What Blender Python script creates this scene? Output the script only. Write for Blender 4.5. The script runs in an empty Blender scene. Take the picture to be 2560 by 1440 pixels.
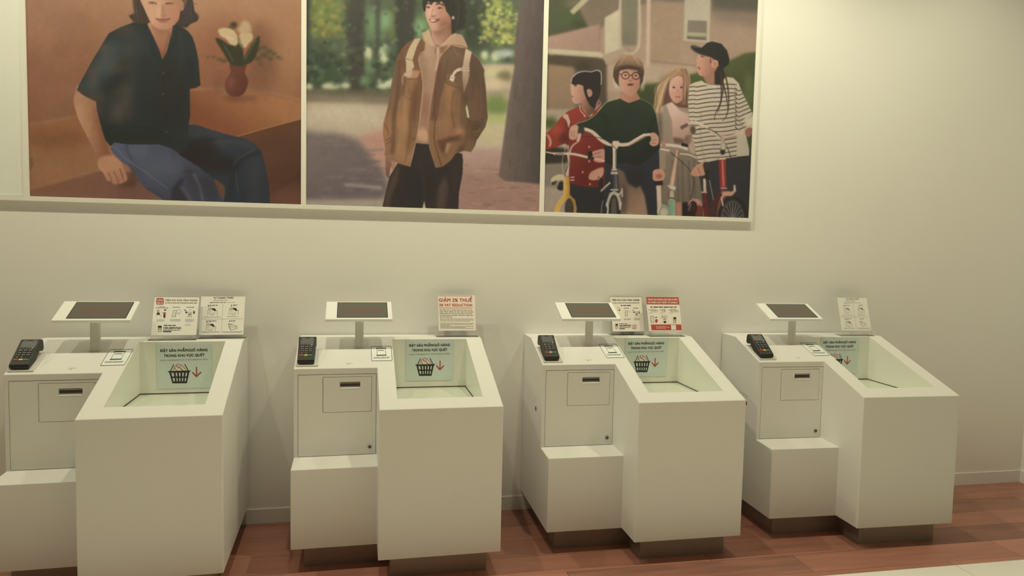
import bpy, bmesh, math, random
import numpy as np
from mathutils import Vector, Matrix

SC = bpy.context.scene
COL = SC.collection

# ---------------------------------------------------------------- camera, world, lights, exposure
cam = bpy.data.cameras.new('camera'); cam_o = bpy.data.objects.new('camera', cam); COL.objects.link(cam_o)
cam.sensor_width = 36.0; cam.lens = 36.0*1768.6756/2560; cam.clip_start = .05; cam.clip_end = 60
r_ = Vector((0.98015655, -0.19706803, 0.02138543)); u_ = Vector((-0.00825445, 0.06721378, 0.99770445)); f_ = Vector((0.19805304, 0.97808307, -0.06425334))
cam_o.matrix_world = Matrix(((r_.x, u_.x, -f_.x, 0), (r_.y, u_.y, -f_.y, -3.8233663), (r_.z, u_.z, -f_.z, 1.5056997), (0, 0, 0, 1)))
SC.camera = cam_o

w = bpy.data.worlds.new('world'); SC.world = w; w.use_nodes = True
w.node_tree.nodes['Background'].inputs[0].default_value = (.9, .8, .6, 1); w.node_tree.nodes['Background'].inputs[1].default_value = 0.02

SC.view_settings.view_transform = 'Standard'; SC.view_settings.look = 'None'; SC.view_settings.gamma = 1; SC.view_settings.use_curve_mapping = False
SC.view_settings.exposure = -1.91

KEY = (1.0, .94, .65); FILL = (1.0, .78, .45)
CEIL = 3.75
def lamp(name, kind, loc, energy, color, rot=(0, 0, 0), **kw):
    l = bpy.data.lights.new(name, kind); l.energy = energy; l.color = color
    for k, v in kw.items(): setattr(l, k, v)
    o = bpy.data.objects.new(name, l); COL.objects.link(o); o.location = loc; o.rotation_euler = rot
    return o
DOWN = [(-3.8, 20), (-2.6, 25), (-1.39, 29), (-.2, 35), (1.0, 36), (2.2, 34), (3.4, 12)]
for x, e in DOWN:
    lamp('downlight', 'SPOT', (x, -.80, CEIL-.03), e*8.1, KEY, (math.radians(0), math.radians(-6), 0), spot_size=math.radians(138), spot_blend=.8, shadow_soft_size=.035)
lamp('added_fill_light', 'AREA', (.45, -2.45, CEIL-.03), 150, FILL, (0, 0, 0), shape='RECTANGLE', size=4.6, size_y=1.1, spread=math.radians(38))  # added ceiling fill, narrow spread so its floor bounce lights the kiosk fronts
lamp('added_fill_light', 'AREA', (-.2, -4.0, CEIL-.03), 84, FILL, (0, 0, 0), shape='RECTANGLE', size=7.0, size_y=2.5, spread=math.radians(175))  # added wide fill, unseen, to brighten the lower wall and the gaps

# ---------------------------------------------------------------- materials
def srgb(c):
    return tuple((v/12.92 if v <= .04045 else ((v+.055)/1.055)**2.4) for v in (x/255 for x in c))
def mat(name, col, rough=.5, metal=0., noise=None, bump=None, spec=.5, trans=0., ior=1.45, alpha=None, emis=None):
    m = bpy.data.materials.new(name); m.use_nodes = True; nt = m.node_tree; b = nt.nodes['Principled BSDF']
    b.inputs['Roughness'].default_value = rough; b.inputs['Metallic'].default_value = metal
    b.inputs['Specular IOR Level'].default_value = spec; b.inputs['IOR'].default_value = ior
    b.inputs['Transmission Weight'].default_value = trans
    tc = nt.nodes.new('ShaderNodeTexCoord')
    n = nt.nodes.new('ShaderNodeTexNoise'); sc, amt = noise or (6., .03); n.inputs['Scale'].default_value = sc; n.inputs['Detail'].default_value = 3
    nt.links.new(tc.outputs['Object'], n.inputs['Vector'])
    mx = nt.nodes.new('ShaderNodeMix'); mx.data_type = 'RGBA'
    mx.inputs['A'].default_value = (*[v*(1-amt) for v in col], 1); mx.inputs['B'].default_value = (*[min(1, v*(1+amt)) for v in col], 1)
    nt.links.new(n.outputs['Fac'], mx.inputs['Factor']); nt.links.new(mx.outputs['Result'], b.inputs['Base Color'])
    if bump:
        n2 = nt.nodes.new('ShaderNodeTexNoise'); n2.inputs['Scale'].default_value = bump[0]; n2.inputs['Detail'].default_value = 4
        bp = nt.nodes.new('ShaderNodeBump'); bp.inputs['Strength'].default_value = bump[1]; bp.inputs['Distance'].default_value = .002
        nt.links.new(tc.outputs['Object'], n2.inputs['Vector']); nt.links.new(n2.outputs['Fac'], bp.inputs['Height']); nt.links.new(bp.outputs['Normal'], b.inputs['Normal'])
    if emis:
        b.inputs['Emission Color'].default_value = (*emis[0], 1); b.inputs['Emission Strength'].default_value = emis[1]
    return m

M = {}
M['wall'] = mat('painted_wall', (.89, .885, .865), .75, noise=(2.5, .015), bump=(160, .12))
M['ceiling'] = mat('dark_open_ceiling', (.22, .22, .21), .9)
M['far_wall'] = mat('grey_shop_wall', (.28, .27, .25), .8)
M['base'] = mat('painted_skirting', (.82, .82, .80), .55, noise=(9, .03))
M['white'] = mat('white_solid_surface', (.785, .78, .77), .38, noise=(3, .012))
M['liner'] = mat('brightened_green_white_liner', (.88, .90, .83), .3, noise=(3, .012))  # greenish white, raised above the body white to imitate bright light in the well
M['door'] = mat('white_lacquer_door', (.82, .82, .79), .42, noise=(3, .012))
M['gap'] = mat('dark_gap', (.10, .085, .07), .8)
M['panel'] = mat('well_floor_panel', (.66, .70, .62), .22, noise=(3, .02))
M['plinth'] = mat('brushed_steel_plinth', (.30, .265, .235), .42, metal=.45, noise=(14, .10))
M['black'] = mat('black_plastic', (.021, .021, .020), .45)
M['black2'] = mat('black_rubber', (.018, .018, .018), .6)
M['screenframe'] = mat('white_monitor_shell', (.85, .86, .84), .35)
M['screen'] = mat('dark_screen_glass', (.115, .11, .095), .18, noise=(2, .05))
M['redbar'] = mat('dim_red_message', (.155, .09, .074), .2)
M['lcd'] = mat('grey_display_glass', (.14, .145, .155), .15)
M['pole'] = mat('satin_white_pole', (.70, .70, .66), .4)
M['steel'] = mat('worn_steel', (.42, .40, .36), .3, metal=.9)
M['slot'] = mat('dark_printer_slot', (.05, .045, .042), .5)
M['ink'] = mat('black_ink', (.035, .033, .03), .6)
M['grey_ink'] = mat('grey_ink', (.30, .29, .27), .6)
M['red_ink'] = mat('red_ink', (.50, .085, .065), .55)
M['white_ink'] = mat('white_ink', (.84, .82, .79), .6)
M['card'] = mat('printed_card', (.90, .89, .86), .5)
M['pinkcard'] = mat('warm_white_card', (.92, .87, .81), .5)
M['notice'] = mat('pale_blue_notice', (.74, .84, .84), .4)
M['sticker'] = mat('pale_sticker', (.82, .86, .86), .35)
M['key_red'] = mat('red_key', (.50, .06, .06), .5); M['key_yel'] = mat('yellow_key', (.75, .58, .12), .5); M['key_grn'] = mat('green_key', (.03, .26, .13), .5)
M['keyprint'] = mat('light_key_print', (.55, .56, .55), .5)
M['tile'] = mat('glossy_white_tile', (.86, .86, .84), .12, noise=(2, .02))
M['grout'] = mat('grey_grout', (.42, .40, .36), .8)
M['frame'] = mat('cream_display_frame', (.88, .87, .82), .5)
M['blank'] = mat('blank_display_panel', (.88, .90, .87), .55)
M['scuff'] = mat('grey_scuff', (.36, .35, .31), .8)

def acrylic():
    m = bpy.data.materials.new('clear_acrylic'); m.use_nodes = True; nt = m.node_tree; nt.nodes.clear()
    out = nt.nodes.new('ShaderNodeOutputMaterial'); mix = nt.nodes.new('ShaderNodeMixShader'); t = nt.nodes.new('ShaderNodeBsdfTransparent'); g = nt.nodes.new('ShaderNodeBsdfGlossy')
    fr = nt.nodes.new('ShaderNodeFresnel'); fr.inputs['IOR'].default_value = 1.3; n = nt.nodes.new('ShaderNodeTexNoise'); n.inputs['Scale'].default_value = 3
    t.inputs['Color'].default_value = (.985, .985, .975, 1); g.inputs['Roughness'].default_value = .05
    nt.links.new(fr.outputs[0], mix.inputs[0]); nt.links.new(t.outputs[0], mix.inputs[1]); nt.links.new(g.outputs[0], mix.inputs[2]); nt.links.new(mix.outputs[0], out.inputs[0])
    return m
M['acrylic'] = acrylic()

def wood_floor():
    m = bpy.data.materials.new('reddish_plank_floor'); m.use_nodes = True; nt = m.node_tree; L = nt.links.new; b = nt.nodes['Principled BSDF']
    tc = nt.nodes.new('ShaderNodeTexCoord'); br = nt.nodes.new('ShaderNodeTexBrick')
    br.offset = .37; br.inputs['Scale'].default_value = 1; br.inputs['Brick Width'].default_value = 1.15; br.inputs['Row Height'].default_value = .182
    br.inputs['Mortar Size'].default_value = .0012; br.inputs['Mortar Smooth'].default_value = .3; br.inputs['Bias'].default_value = 0
    br.inputs['Color1'].default_value = (0, 0, 0, 1); br.inputs['Color2'].default_value = (1, 1, 1, 1); br.inputs['Mortar'].default_value = (.3, .3, .3, 1)
    mp0 = nt.nodes.new('ShaderNodeMapping'); mp0.inputs['Location'].default_value = (.25, .05, 0); L(tc.outputs['Object'], mp0.inputs[0]); L(mp0.outputs[0], br.inputs['Vector'])
    mp = nt.nodes.new('ShaderNodeMapping'); mp.inputs['Scale'].default_value = (1.6, 16, 1); L(tc.outputs['Object'], mp.inputs[0])
    n = nt.nodes.new('ShaderNodeTexNoise'); n.inputs['Scale'].default_value = 1.4; n.inputs['Detail'].default_value = 6; n.inputs['Distortion'].default_value = .6; L(mp.outputs[0], n.inputs['Vector'])
    ml = nt.nodes.new('ShaderNodeMath'); ml.operation = 'MULTIPLY_ADD'; ml.inputs[1].default_value = .45; L(br.outputs['Color'], ml.inputs[0])
    m2 = nt.nodes.new('ShaderNodeMath'); m2.operation = 'MULTIPLY'; m2.inputs[1].default_value = .75; L(n.outputs['Fac'], m2.inputs[0]); L(m2.outputs[0], ml.inputs[2])
    cr = nt.nodes.new('ShaderNodeValToRGB'); e = cr.color_ramp.elements; e[0].position = .15; e[0].color = (.18, .088, .069, 1); e[1].position = .85; e[1].color = (.47, .21, .158, 1)
    x = e.new(.5); x.color = (.36, .165, .125, 1); L(ml.outputs[0], cr.inputs[0])
    mx = nt.nodes.new('ShaderNodeMix'); mx.data_type = 'RGBA'; mx.inputs['B'].default_value = (.05, .028, .02, 1); L(br.outputs['Fac'], mx.inputs['Factor']); L(cr.outputs[0], mx.inputs['A'])
    L(mx.outputs['Result'], b.inputs['Base Color']); b.inputs['Roughness'].default_value = .42
    return m
M['wood'] = wood_floor()

# ---------------------------------------------------------------- helpers
def link(o, parent=None):
    COL.objects.link(o)
    if parent is not None: o.parent = parent
    return o
def obj(name, verts, faces, m, parent=None, smooth=False):
    me = bpy.data.meshes.new(name); me.from_pydata([tuple(v) for v in verts], [], [tuple(f) for f in faces]); me.update()
    me.materials.append(M[m] if isinstance(m, str) else m)
    if smooth:
        for p in me.polygons: p.use_smooth = True
    return link(bpy.data.objects.new(name, me), parent)
def obj_bm(name, bm, m, parent=None, smooth=False):
    me = bpy.data.meshes.new(name); bmesh.ops.recalc_face_normals(bm, faces=bm.faces); bm.to_mesh(me); bm.free()
    me.materials.append(M[m] if isinstance(m, str) else m)
    if smooth:
        for p in me.polygons: p.use_smooth = True
    return link(bpy.data.objects.new(name, me), parent)
def empty(name, loc, rz=0, parent=None):
    o = bpy.data.objects.new(name, None); o.empty_display_size = .1; o.location = loc; o.rotation_euler = (0, 0, rz); return link(o, parent)
def tag(o, label=None, cat=None, group=None, kind=None):
    for k, v in (('label', label), ('category', cat), ('group', group), ('kind', kind)):
        if v: o[k] = v
    return o
def box(bm, x0, x1, y0, y1, z0, z1, bev=0, seg=2):
    r = bmesh.ops.create_cube(bm, size=1); vs = r['verts']
    for v in vs: v.co = Vector((x0+(v.co.x+.5)*(x1-x0), y0+(v.co.y+.5)*(y1-y0), z0+(v.co.z+.5)*(z1-z0)))
    if bev:
        es = list({e for v in vs for e in v.link_edges})
        bmesh.ops.bevel(bm, geom=es, offset=bev, segments=seg, profile=.5, affect='EDGES')
def boxes(name, lst, m, parent=None, bev=0):
    bm = bmesh.new()
    for b in lst: box(bm, *b, bev=bev)
    return obj_bm(name, bm, m, parent)
def prism_x(bm, prof, x0, x1):
    """extrude a (y, z) profile along x"""
    a = [bm.verts.new((x0, y, z)) for y, z in prof]; b = [bm.verts.new((x1, y, z)) for y, z in prof]; n = len(prof)
    bm.faces.new(a); bm.faces.new(b[::-1])
    for i in range(n): bm.faces.new((a[i], b[i], b[(i+1) % n], a[(i+1) % n]))
def copy_tree(o, parent=None):
    c = o.copy(); COL.objects.link(c); c.parent = parent
    if parent is not None: c.matrix_parent_inverse = o.matrix_parent_inverse.copy()
    for ch in list(o.children): copy_tree(ch, c)
    return c

_glyph = {}
def glyphs(s, bold):
    k = (s, bold)
    if k not in _glyph:
        cu = bpy.data.curves.new('t', 'FONT'); cu.body = s; cu.resolution_u = 3; cu.offset = 0; cu.space_character = 1.06
        o = bpy.data.objects.new('t', cu); COL.objects.link(o)
        dg = bpy.context.evaluated_depsgraph_get(); me = bpy.data.meshes.new_from_object(o.evaluated_get(dg))
        v = np.array([tuple(x.co)[:2] for x in me.vertices]) if len(me.vertices) else np.zeros((0, 2)); f = [tuple(p.vertices) for p in me.polygons]
        bpy.data.objects.remove(o); bpy.data.curves.remove(cu); bpy.data.meshes.remove(me); _glyph[k] = (v, f)
    return _glyph[k]
class Decal:
    """Flat printing: shapes drawn in a source rectangle or quad, laid on a plane in metres."""
    def __init__(s, quad, W, H, place, lift=.0004):
        s.q = np.array(quad, float); s.W, s.H, s.place, s.lift = W, H, place, lift; s.v, s.f = [], []; s.n = 0
        # homography quad (TL, TR, BR, BL) -> unit square
        A = []; B = []
        for (x, y), (u, v) in zip(s.q, ((0, 0), (1, 0), (1, 1), (0, 1))):
            A += [[x, y, 1, 0, 0, 0, -u*x, -u*y], [0, 0, 0, x, y, 1, -v*x, -v*y]]; B += [u, v]
        h = np.linalg.solve(np.array(A), np.array(B)); s.Hm = np.append(h, 1).reshape(3, 3)
    def add(s, pts, faces):
        p = np.hstack([np.array(pts, float).reshape(-1, 2), np.ones((len(pts), 1))]) @ s.Hm.T; p = p[:, :2]/p[:, 2:]
        for u, v in p: s.v.append(s.place(u*s.W, (1-v)*s.H, s.lift+s.n*1.5e-6))
        b = len(s.v)-len(pts); s.f += [tuple(b+i for i in f) for f in faces]; s.n += 1
    def rect(s, x0, y0, x1, y1): s.add([(x0, y0), (x1, y0), (x1, y1), (x0, y1)], [(0, 3, 2, 1)])
    def poly(s, pts): s.add(pts, [tuple(range(len(pts)))[::-1]])
    def line(s, pts, w, closed=False):
        pts = [np.array(p, float) for p in pts]
        if closed: pts = pts+[pts[0]]
        for a, b in zip(pts[:-1], pts[1:]):
            d = b-a; l = np.hypot(*d)+1e-9; n = np.array([-d[1], d[0]])/l*w/2; e = d/l*w/2*.8
            s.add([a-e+n, b+e+n, b+e-n, a-e-n], [(0, 1, 2, 3)])
    def arc(s, cx, cy, rx, ry, w, a0=0, a1=360, n=16):
        t = np.radians(np.linspace(a0, a1, n)); s.line(list(zip(cx+rx*np.cos(t), cy+ry*np.sin(t))), w)
    def disc(s, cx, cy, rx, ry, n=16):
        t = np.linspace(0, 2*np.pi, n, endpoint=False); s.poly(list(zip(cx+rx*np.cos(t), cy+ry*np.sin(t))))
    def rrect(s, x0, y0, x1, y1, r, w=None):
        p = []
        for cx, cy, a in ((x1-r, y1-r, 0), (x0+r, y1-r, 90), (x0+r, y0+r, 180), (x1-r, y0+r, 270)):
            for k in range(5): t = math.radians(a+k*22.5); p.append((cx+r*math.cos(t), cy+r*math.sin(t)))
        s.poly(p) if w is None else s.line(p, w, True)
    def text(s, t, xc, base, cap, width, bold=True, slope=0):
        v, f = glyphs(t, bold)
        if not len(v): return
        x0, x1 = v[:, 0].min(), v[:, 0].max(); X = (v[:, 0]-(x0+x1)/2)/(x1-x0)*width
        Y = base - v[:, 1]*cap/.727 + X*slope
        em = cap/.727*(.030 if bold else .008)
        for ox, oy in ((-em, -em), (em, -em), (em, em), (-em, em), (0, 0)): s.add(np.stack([X+xc+ox, Y+oy], 1), f)
    def dashes(s, x0, x1, y, h, R, gap=.16, slope=0):
        x = x0
        while x < x1-h:
            l = min(R.uniform(2.2, 6)*h, x1-x); s.add([(x, y-h/2+slope*(x-x0)), (x+l, y-h/2+slope*(x+l-x0)), (x+l, y+h/2+slope*(x+l-x0)), (x, y+h/2+slope*(x-x0))], [(0, 3, 2, 1)]); x += l+h*R.uniform(.7, 1.2)
    def build(s, name, m, parent):
        return obj(name, s.v, s.f, m, parent) if s.v else None
# ---------------------------------------------------------------- printed pictures
class Canvas:
    """A small numpy painter: soft polygons, strokes and blobs, used for the printed wall pictures."""
    def __init__(s, x0, y0, x1, y1, col):
        s.x0, s.y0 = x0, y0; s.w, s.h = x1 - x0, y1 - y0
        s.a = np.empty((s.h, s.w, 3)); s.a[:] = np.array(col, float)
        s.yy, s.xx = np.mgrid[y0:y1, x0:x1].astype(float)
    @staticmethod
    def curve(p, closed=True, n=6):
        p = np.array(p, float); N = len(p); out = []
        for i in range(N if closed else N - 1):
            if closed: a, b, c, d = p[(i-1) % N], p[i], p[(i+1) % N], p[(i+2) % N]
            else: a, b, c, d = p[max(i-1, 0)], p[i], p[i+1], p[min(i+2, N-1)]
            for t in np.arange(n) / n:
                out.append(.5*((2*b)+(c-a)*t+(2*a-5*b+4*c-d)*t*t+(3*b-a-3*c+d)*t**3))
        if not closed: out.append(p[-1])
        return np.array(out)
    @staticmethod
    def blur(m, r):
        if r < .5: return m
        k = int(np.ceil(r*2.2)); x = np.arange(-k, k+1); g = np.exp(-x*x/(2*r*r)); g /= g.sum()
        m = np.pad(m, ((k, k), (k, k)), mode='edge')
        t = sum(g[i]*m[:, i:m.shape[1]-2*k+i] for i in range(2*k+1))
        return sum(g[i]*t[i:t.shape[0]-2*k+i, :] for i in range(2*k+1))
    def mask(s, pts, soft=.6):
        pts = np.array(pts, float); pad = int(soft*3+3)
        bx0 = max(int(pts[:, 0].min())-pad, s.x0); bx1 = min(int(pts[:, 0].max())+pad+1, s.x0+s.w)
        by0 = max(int(pts[:, 1].min())-pad, s.y0); by1 = min(int(pts[:, 1].max())+pad+1, s.y0+s.h)
        if bx1 <= bx0 or by1 <= by0: return None
        W, H = bx1-bx0, by1-by0; SS = 2
        m = np.zeros((H*SS, W*SS))
        xs = bx0 - .5 + (np.arange(W*SS)+.5)/SS
        P = pts; Q = np.roll(pts, -1, 0)
        for j in range(H*SS):
            y = by0 - .5 + (j+.5)/SS
            c = (P[:, 1] <= y) != (Q[:, 1] <= y)
            if not c.any(): continue
            xc = np.sort(P[c, 0] + (y-P[c, 1])*(Q[c, 0]-P[c, 0])/(Q[c, 1]-P[c, 1]))
            m[j] = np.searchsorted(xc, xs) % 2
        m = m.reshape(H, SS, W, SS).mean((1, 3))
        return s.blur(m, soft), by0-s.y0, bx0-s.x0
    def put(s, mk, col, alpha=1., inside=None):
        m, j, i = mk; H, W = m.shape; m = m*alpha
        if inside is not None:
            im, ij, ii = inside; full = np.zeros((s.h, s.w)); full[ij:ij+im.shape[0], ii:ii+im.shape[1]] = im
            m = m*full[j:j+H, i:i+W]
        if isinstance(col, dict):
            (xa, ya, ca), (xb, yb, cb) = col['a'], col['b']
            X = s.xx[j:j+H, i:i+W]; Y = s.yy[j:j+H, i:i+W]; dx, dy = xb-xa, yb-ya
            t = np.clip(((X-xa)*dx+(Y-ya)*dy)/(dx*dx+dy*dy), 0, 1)[..., None]
            c = np.array(ca, float)*(1-t)+np.array(cb, float)*t
        else: c = np.array(col, float)
        s.a[j:j+H, i:i+W] = s.a[j:j+H, i:i+W]*(1-m[..., None]) + c*m[..., None]
    def poly(s, pts, col, soft=.6, smooth=False, inside=None, alpha=1.):
        mk = s.mask(s.curve(pts) if smooth else pts, soft)
        if mk is not None: s.put(mk, col, alpha, inside)
        return mk
    def line(s, pts, w, col, soft=.5, inside=None, alpha=1., smooth=True):
        p = s.curve(pts, False) if smooth and len(pts) > 2 else np.array(pts, float)
        d = np.gradient(p, axis=0); n = np.stack([-d[:, 1], d[:, 0]], 1); n /= np.linalg.norm(n, axis=1)[:, None]+1e-9
        ww = np.linspace(w[0], w[1], len(p))[:, None] if isinstance(w, tuple) else w
        return s.poly(np.vstack([p+n*ww/2, (p-n*ww/2)[::-1]]), col, soft, False, inside, alpha)
    def oval(s, cx, cy, rx, ry, col, soft=.6, inside=None, alpha=1., rot=0):
        t = np.linspace(0, 2*np.pi, 28, endpoint=False); c, q = np.cos(rot), np.sin(rot)
        X, Y = rx*np.cos(t), ry*np.sin(t)
        return s.poly(np.stack([cx+X*c-Y*q, cy+X*q+Y*c], 1), col, soft, False, inside, alpha)
    def ring(s, cx, cy, rx, ry, w, col, soft=.5, a0=0, a1=2*np.pi, inside=None, alpha=1.):
        t = np.linspace(a0, a1, 30)
        return s.line(np.stack([cx+rx*np.cos(t), cy+ry*np.sin(t)], 1), w, col, soft, inside, alpha, False)

def G(a, b): return dict(a=a, b=b)
def finish(c, gamma=1.0, sat=1.0, grain=.02, seed=1):
    r = np.random.default_rng(seed); n = np.zeros((c.h, c.w))
    for sc, am in ((1.2, 1.), (4, 1.2), (14, 1.6)):
        k = int(sc*2)+1; h, w = c.h//k+2, c.w//k+2; g = r.normal(0, 1, (h, w)); g = np.kron(g, np.ones((k, k)))[:c.h, :c.w]; g = c.blur(g, max(sc*.8, .6)); n += am*g/(g.std()+1e-9)
    n /= n.std(); a = c.a/255; m = a.mean(2, keepdims=True); a = m+(a-m)*sat
    a = np.clip(a, 0, 1)**gamma * (1+grain*n[..., None]); c.a = np.clip(a, 0, 1)*255
    return c
def dabs(c, n, box_, cols, rx, ry, soft, al, R, inside=None):
    for i in range(n):
        x, y = R.uniform(box_[0], box_[2]), R.uniform(box_[1], box_[3])
        c.oval(x, y, R.uniform(*rx), R.uniform(*ry), R.choice(cols), R.uniform(*soft), inside, al, R.uniform(-1, 1))
def hair(c, pts, n, cols, R, spread, w=1.2, al=.6, inside=None):
    for i in range(n):
        t = R.uniform(-1, 1); c.line([(x+t*sx*spread+R.uniform(-1, 1), y+R.uniform(-1.5, 1.5)) for x, y, sx in pts], (w, w*.5), R.choice(cols), .7, inside, al)


def paint_seated_woman():
    c = Canvas(50, -260, 765, 520, (150, 106, 74))
    P, L, O = c.poly, c.line, c.oval
    # room: plaster wall, ledge and bench
    P([(40, -270), (770, -270), (770, 330), (40, 330)], G((400, -120, (170, 128, 92)), (400, 190, (141, 95, 63))), 1)
    O(470, -20, 180, 90, (166, 122, 86), 50, alpha=.8); O(90, 60, 70, 60, (160, 114, 84), 30, alpha=.8)
    O(700, 120, 70, 110, (154, 110, 72), 28, alpha=.8); O(560, 130, 80, 90, (140, 88, 58), 30, alpha=.8)
    O(150, 180, 110, 90, (146, 98, 68), 30, alpha=.7)
    P([(60, 312), (130, 302), (260, 285), (260, 460), (60, 480)], G((100, 300, (146, 98, 60)), (110, 420, (152, 106, 70))), 3)
    L([(70, 311), (130, 303), (200, 289), (260, 280)], 7, (160, 114, 74), 3, alpha=.8)
    O(150, 345, 90, 22, (134, 86, 52), 12, alpha=.85); O(130, 430, 60, 20, (160, 114, 74), 14, alpha=.6)
    P([(60, 476), (150, 452), (250, 425), (430, 440), (430, 530), (60, 530)], G((90, 470, (140, 96, 68)), (330, 500, (122, 84, 66))), 1.5)
    L([(70, 474), (150, 452), (250, 425)], 5, (166, 120, 80), 2.5, alpha=.7)
    P([(470, 222), (560, 232), (640, 230), (770, 262), (770, 298), (592, 342), (470, 312)], G((620, 232, (156, 104, 64)), (560, 320, (128, 76, 46))), 1.5)
    P([(592, 341), (770, 293), (770, 530), (600, 530)], G((620, 350, (98, 64, 42)), (720, 500, (84, 56, 42))), 1)
    L([(592, 341), (680, 316), (770, 292)], 2.5, (162, 106, 66), 1)
    O(720, 495, 55, 30, (112, 72, 52), 12, alpha=.8); L([(676, 480), (752, 436)], 6, (74, 50, 38), 4, alpha=.6)
    L([(470, 224), (560, 222), (680, 232), (770, 258)], 5, (164, 116, 76), 3, alpha=.6)
    # vase with lilies and their soft shadow
    O(655, 175, 42, 60, (112, 72, 50), 16, alpha=.65); O(652, 100, 34, 44, (110, 72, 50), 14, alpha=.55)
    O(545, 205, 22, 30, (118, 76, 52), 12, alpha=.5); O(600, 246, 44, 8, (112, 68, 46), 5, alpha=.7)
    for x, y, r in [(646, 122, 9), (660, 118, 8), (672, 128, 9), (684, 134, 8), (696, 143, 7), (660, 138, 10), (676, 146, 8), (644, 146, 9), (704, 147, 4), (652, 160, 6), (520, 143, 4), (534, 142, 5), (506, 140, 3), (548, 148, 7), (560, 152, 8)]:
        O(x, y, r, r*.6, (74, 70, 44), 3, alpha=.8)
    P([(576, 158), (614, 160), (612, 180), (620, 203), (612, 230), (597, 241), (577, 240), (564, 226), (563, 203), (576, 181)], G((568, 200, (106, 62, 44)), (618, 215, (92, 50, 38))), 1.3, True)
    O(578, 206, 9, 16, (128, 76, 56), 6, alpha=.7)
    for q in [[(538, 97), (552, 98), (576, 118), (592, 160), (576, 160), (556, 128)], [(590, 160), (590, 106), (600, 96), (606, 120), (610, 160)], [(606, 160), (618, 128), (646, 90), (648, 112), (636, 146), (620, 160)], [(566, 120), (584, 112), (600, 150), (588, 160)]]:
        P(q, (56, 54, 34), 1.6, True)
    L([(612, 150), (626, 122), (640, 100)], 3, (92, 94, 64), 1.5, alpha=.8); L([(582, 154), (572, 132), (560, 112)], 3, (86, 88, 56), 1.5, alpha=.8)
    O(584, 62, 9, 8, (70, 56, 36), 3); O(576, 72, 8, 6, (84, 72, 44), 3)
    P([(545, 76), (556, 70), (578, 72), (592, 88), (594, 110), (578, 112), (566, 98), (552, 90)], (188, 160, 112), 1.6, True)
    P([(596, 104), (600, 84), (614, 78), (630, 84), (631, 98), (622, 108), (612, 120), (604, 112)], (184, 156, 110), 1.6, True)
    P([(594, 78), (600, 62), (612, 50), (626, 62), (628, 80), (610, 84)], (176, 144, 102), 3, True)
    L([(596, 92), (600, 108), (606, 118)], 5, (120, 108, 66), 2); L([(566, 92), (584, 98)], 5, (206, 182, 136), 2, alpha=.8)
    # jeans: shaded far leg, lighter near leg
    far = P([(430, 315), (475, 311), (496, 313), (517, 321), (558, 333), (589, 341), (616, 347), (637, 360), (653, 377), (661, 405), (668, 441), (673, 476), (677, 530), (556, 530), (561, 470), (536, 450), (440, 400)], G((520, 330, (56, 60, 62)), (600, 480, (50, 55, 59))), .8)
    O(490, 385, 60, 44, (48, 41, 37), 12, far); O(556, 410, 44, 22, (46, 41, 38), 10, far)
    L([(470, 362), (520, 350), (575, 345), (610, 350)], 4, (44, 40, 38), 2, far, .8); L([(540, 356), (590, 352), (640, 368)], 16, (68, 70, 72), 7, far, .7)
    L([(650, 380), (600, 400), (586, 430), (572, 500)], 9, (44, 44, 42), 4, far, .8); L([(640, 372), (596, 396), (584, 412)], 3, (76, 78, 78), 2, far, .7)
    L([(588, 425), (592, 460), (596, 480)], 1.2, (100, 98, 92), .6, far, .7); O(636, 450, 16, 60, (62, 63, 62), 8, far, .8); L([(480, 340), (520, 330), (560, 338)], 10, (66, 68, 68), 5, far, .6)
    near = P([(276, 372), (284, 358), (300, 354), (330, 357), (396, 358), (428, 364), (449, 388), (496, 416), (535, 450), (552, 480), (570, 530), (440, 530), (400, 494), (364, 472), (341, 449), (322, 416), (292, 397)], G((300, 380, (84, 88, 98)), (520, 490, (64, 66, 74))), .8)
    O(400, 420, 60, 34, (86, 88, 96), 16, near); O(350, 380, 24, 18, (92, 95, 104), 9, near, .7)
    P([(430, 470), (450, 446), (462, 444), (452, 470), (480, 510), (478, 530), (420, 530)], (57, 54, 57), 3, False, near)
    O(480, 450, 14, 40, (66, 62, 65), 6, near, .9, -.4); L([(484, 434), (500, 470), (508, 510)], 5, (100, 98, 100), 2.5, near, .9); L([(452, 466), (472, 494), (478, 510)], 7, (90, 88, 91), 3, near, .9)
    O(400, 500, 50, 14, (62, 62, 68), 8, near, .8, .5); O(520, 470, 16, 34, (60, 57, 60), 7, near, .8, -.5); O(340, 430, 14, 24, (72, 76, 82), 8, near, .8, -.7)
    L([(284, 366), (298, 378), (312, 395), (330, 408), (360, 428), (392, 452), (420, 472)], 1.3, (128, 128, 132), .7, near, .75)
    L([(316, 362), (318, 376), (330, 400)], 5, (66, 66, 72), 2.5, near, .8); O(440, 380, 12, 18, (72, 70, 70), 6, near, .7)
    P([(535, 449), (550, 456), (562, 470), (558, 500), (548, 482)], (104, 70, 50), 1, True)
    # arm and hand on the bench
    P([(318, 452), (330, 420), (345, 452), (338, 470), (290, 466)], (98, 66, 48), 5)
    sk = G((200, 300, (186, 138, 98)), (262, 300, (140, 90, 60)))
    arm = P([(196, 214), (188, 232), (184, 252), (190, 280), (201, 308), (222, 350), (240, 388), (247, 406), (262, 424), (292, 404), (277, 386), (268, 363), (257, 333), (247, 306), (240, 280), (236, 240)], sk, .8, True)
    L([(240, 270), (252, 320), (268, 368), (280, 392)], 14, (138, 86, 58), 6, arm, .8)
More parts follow.
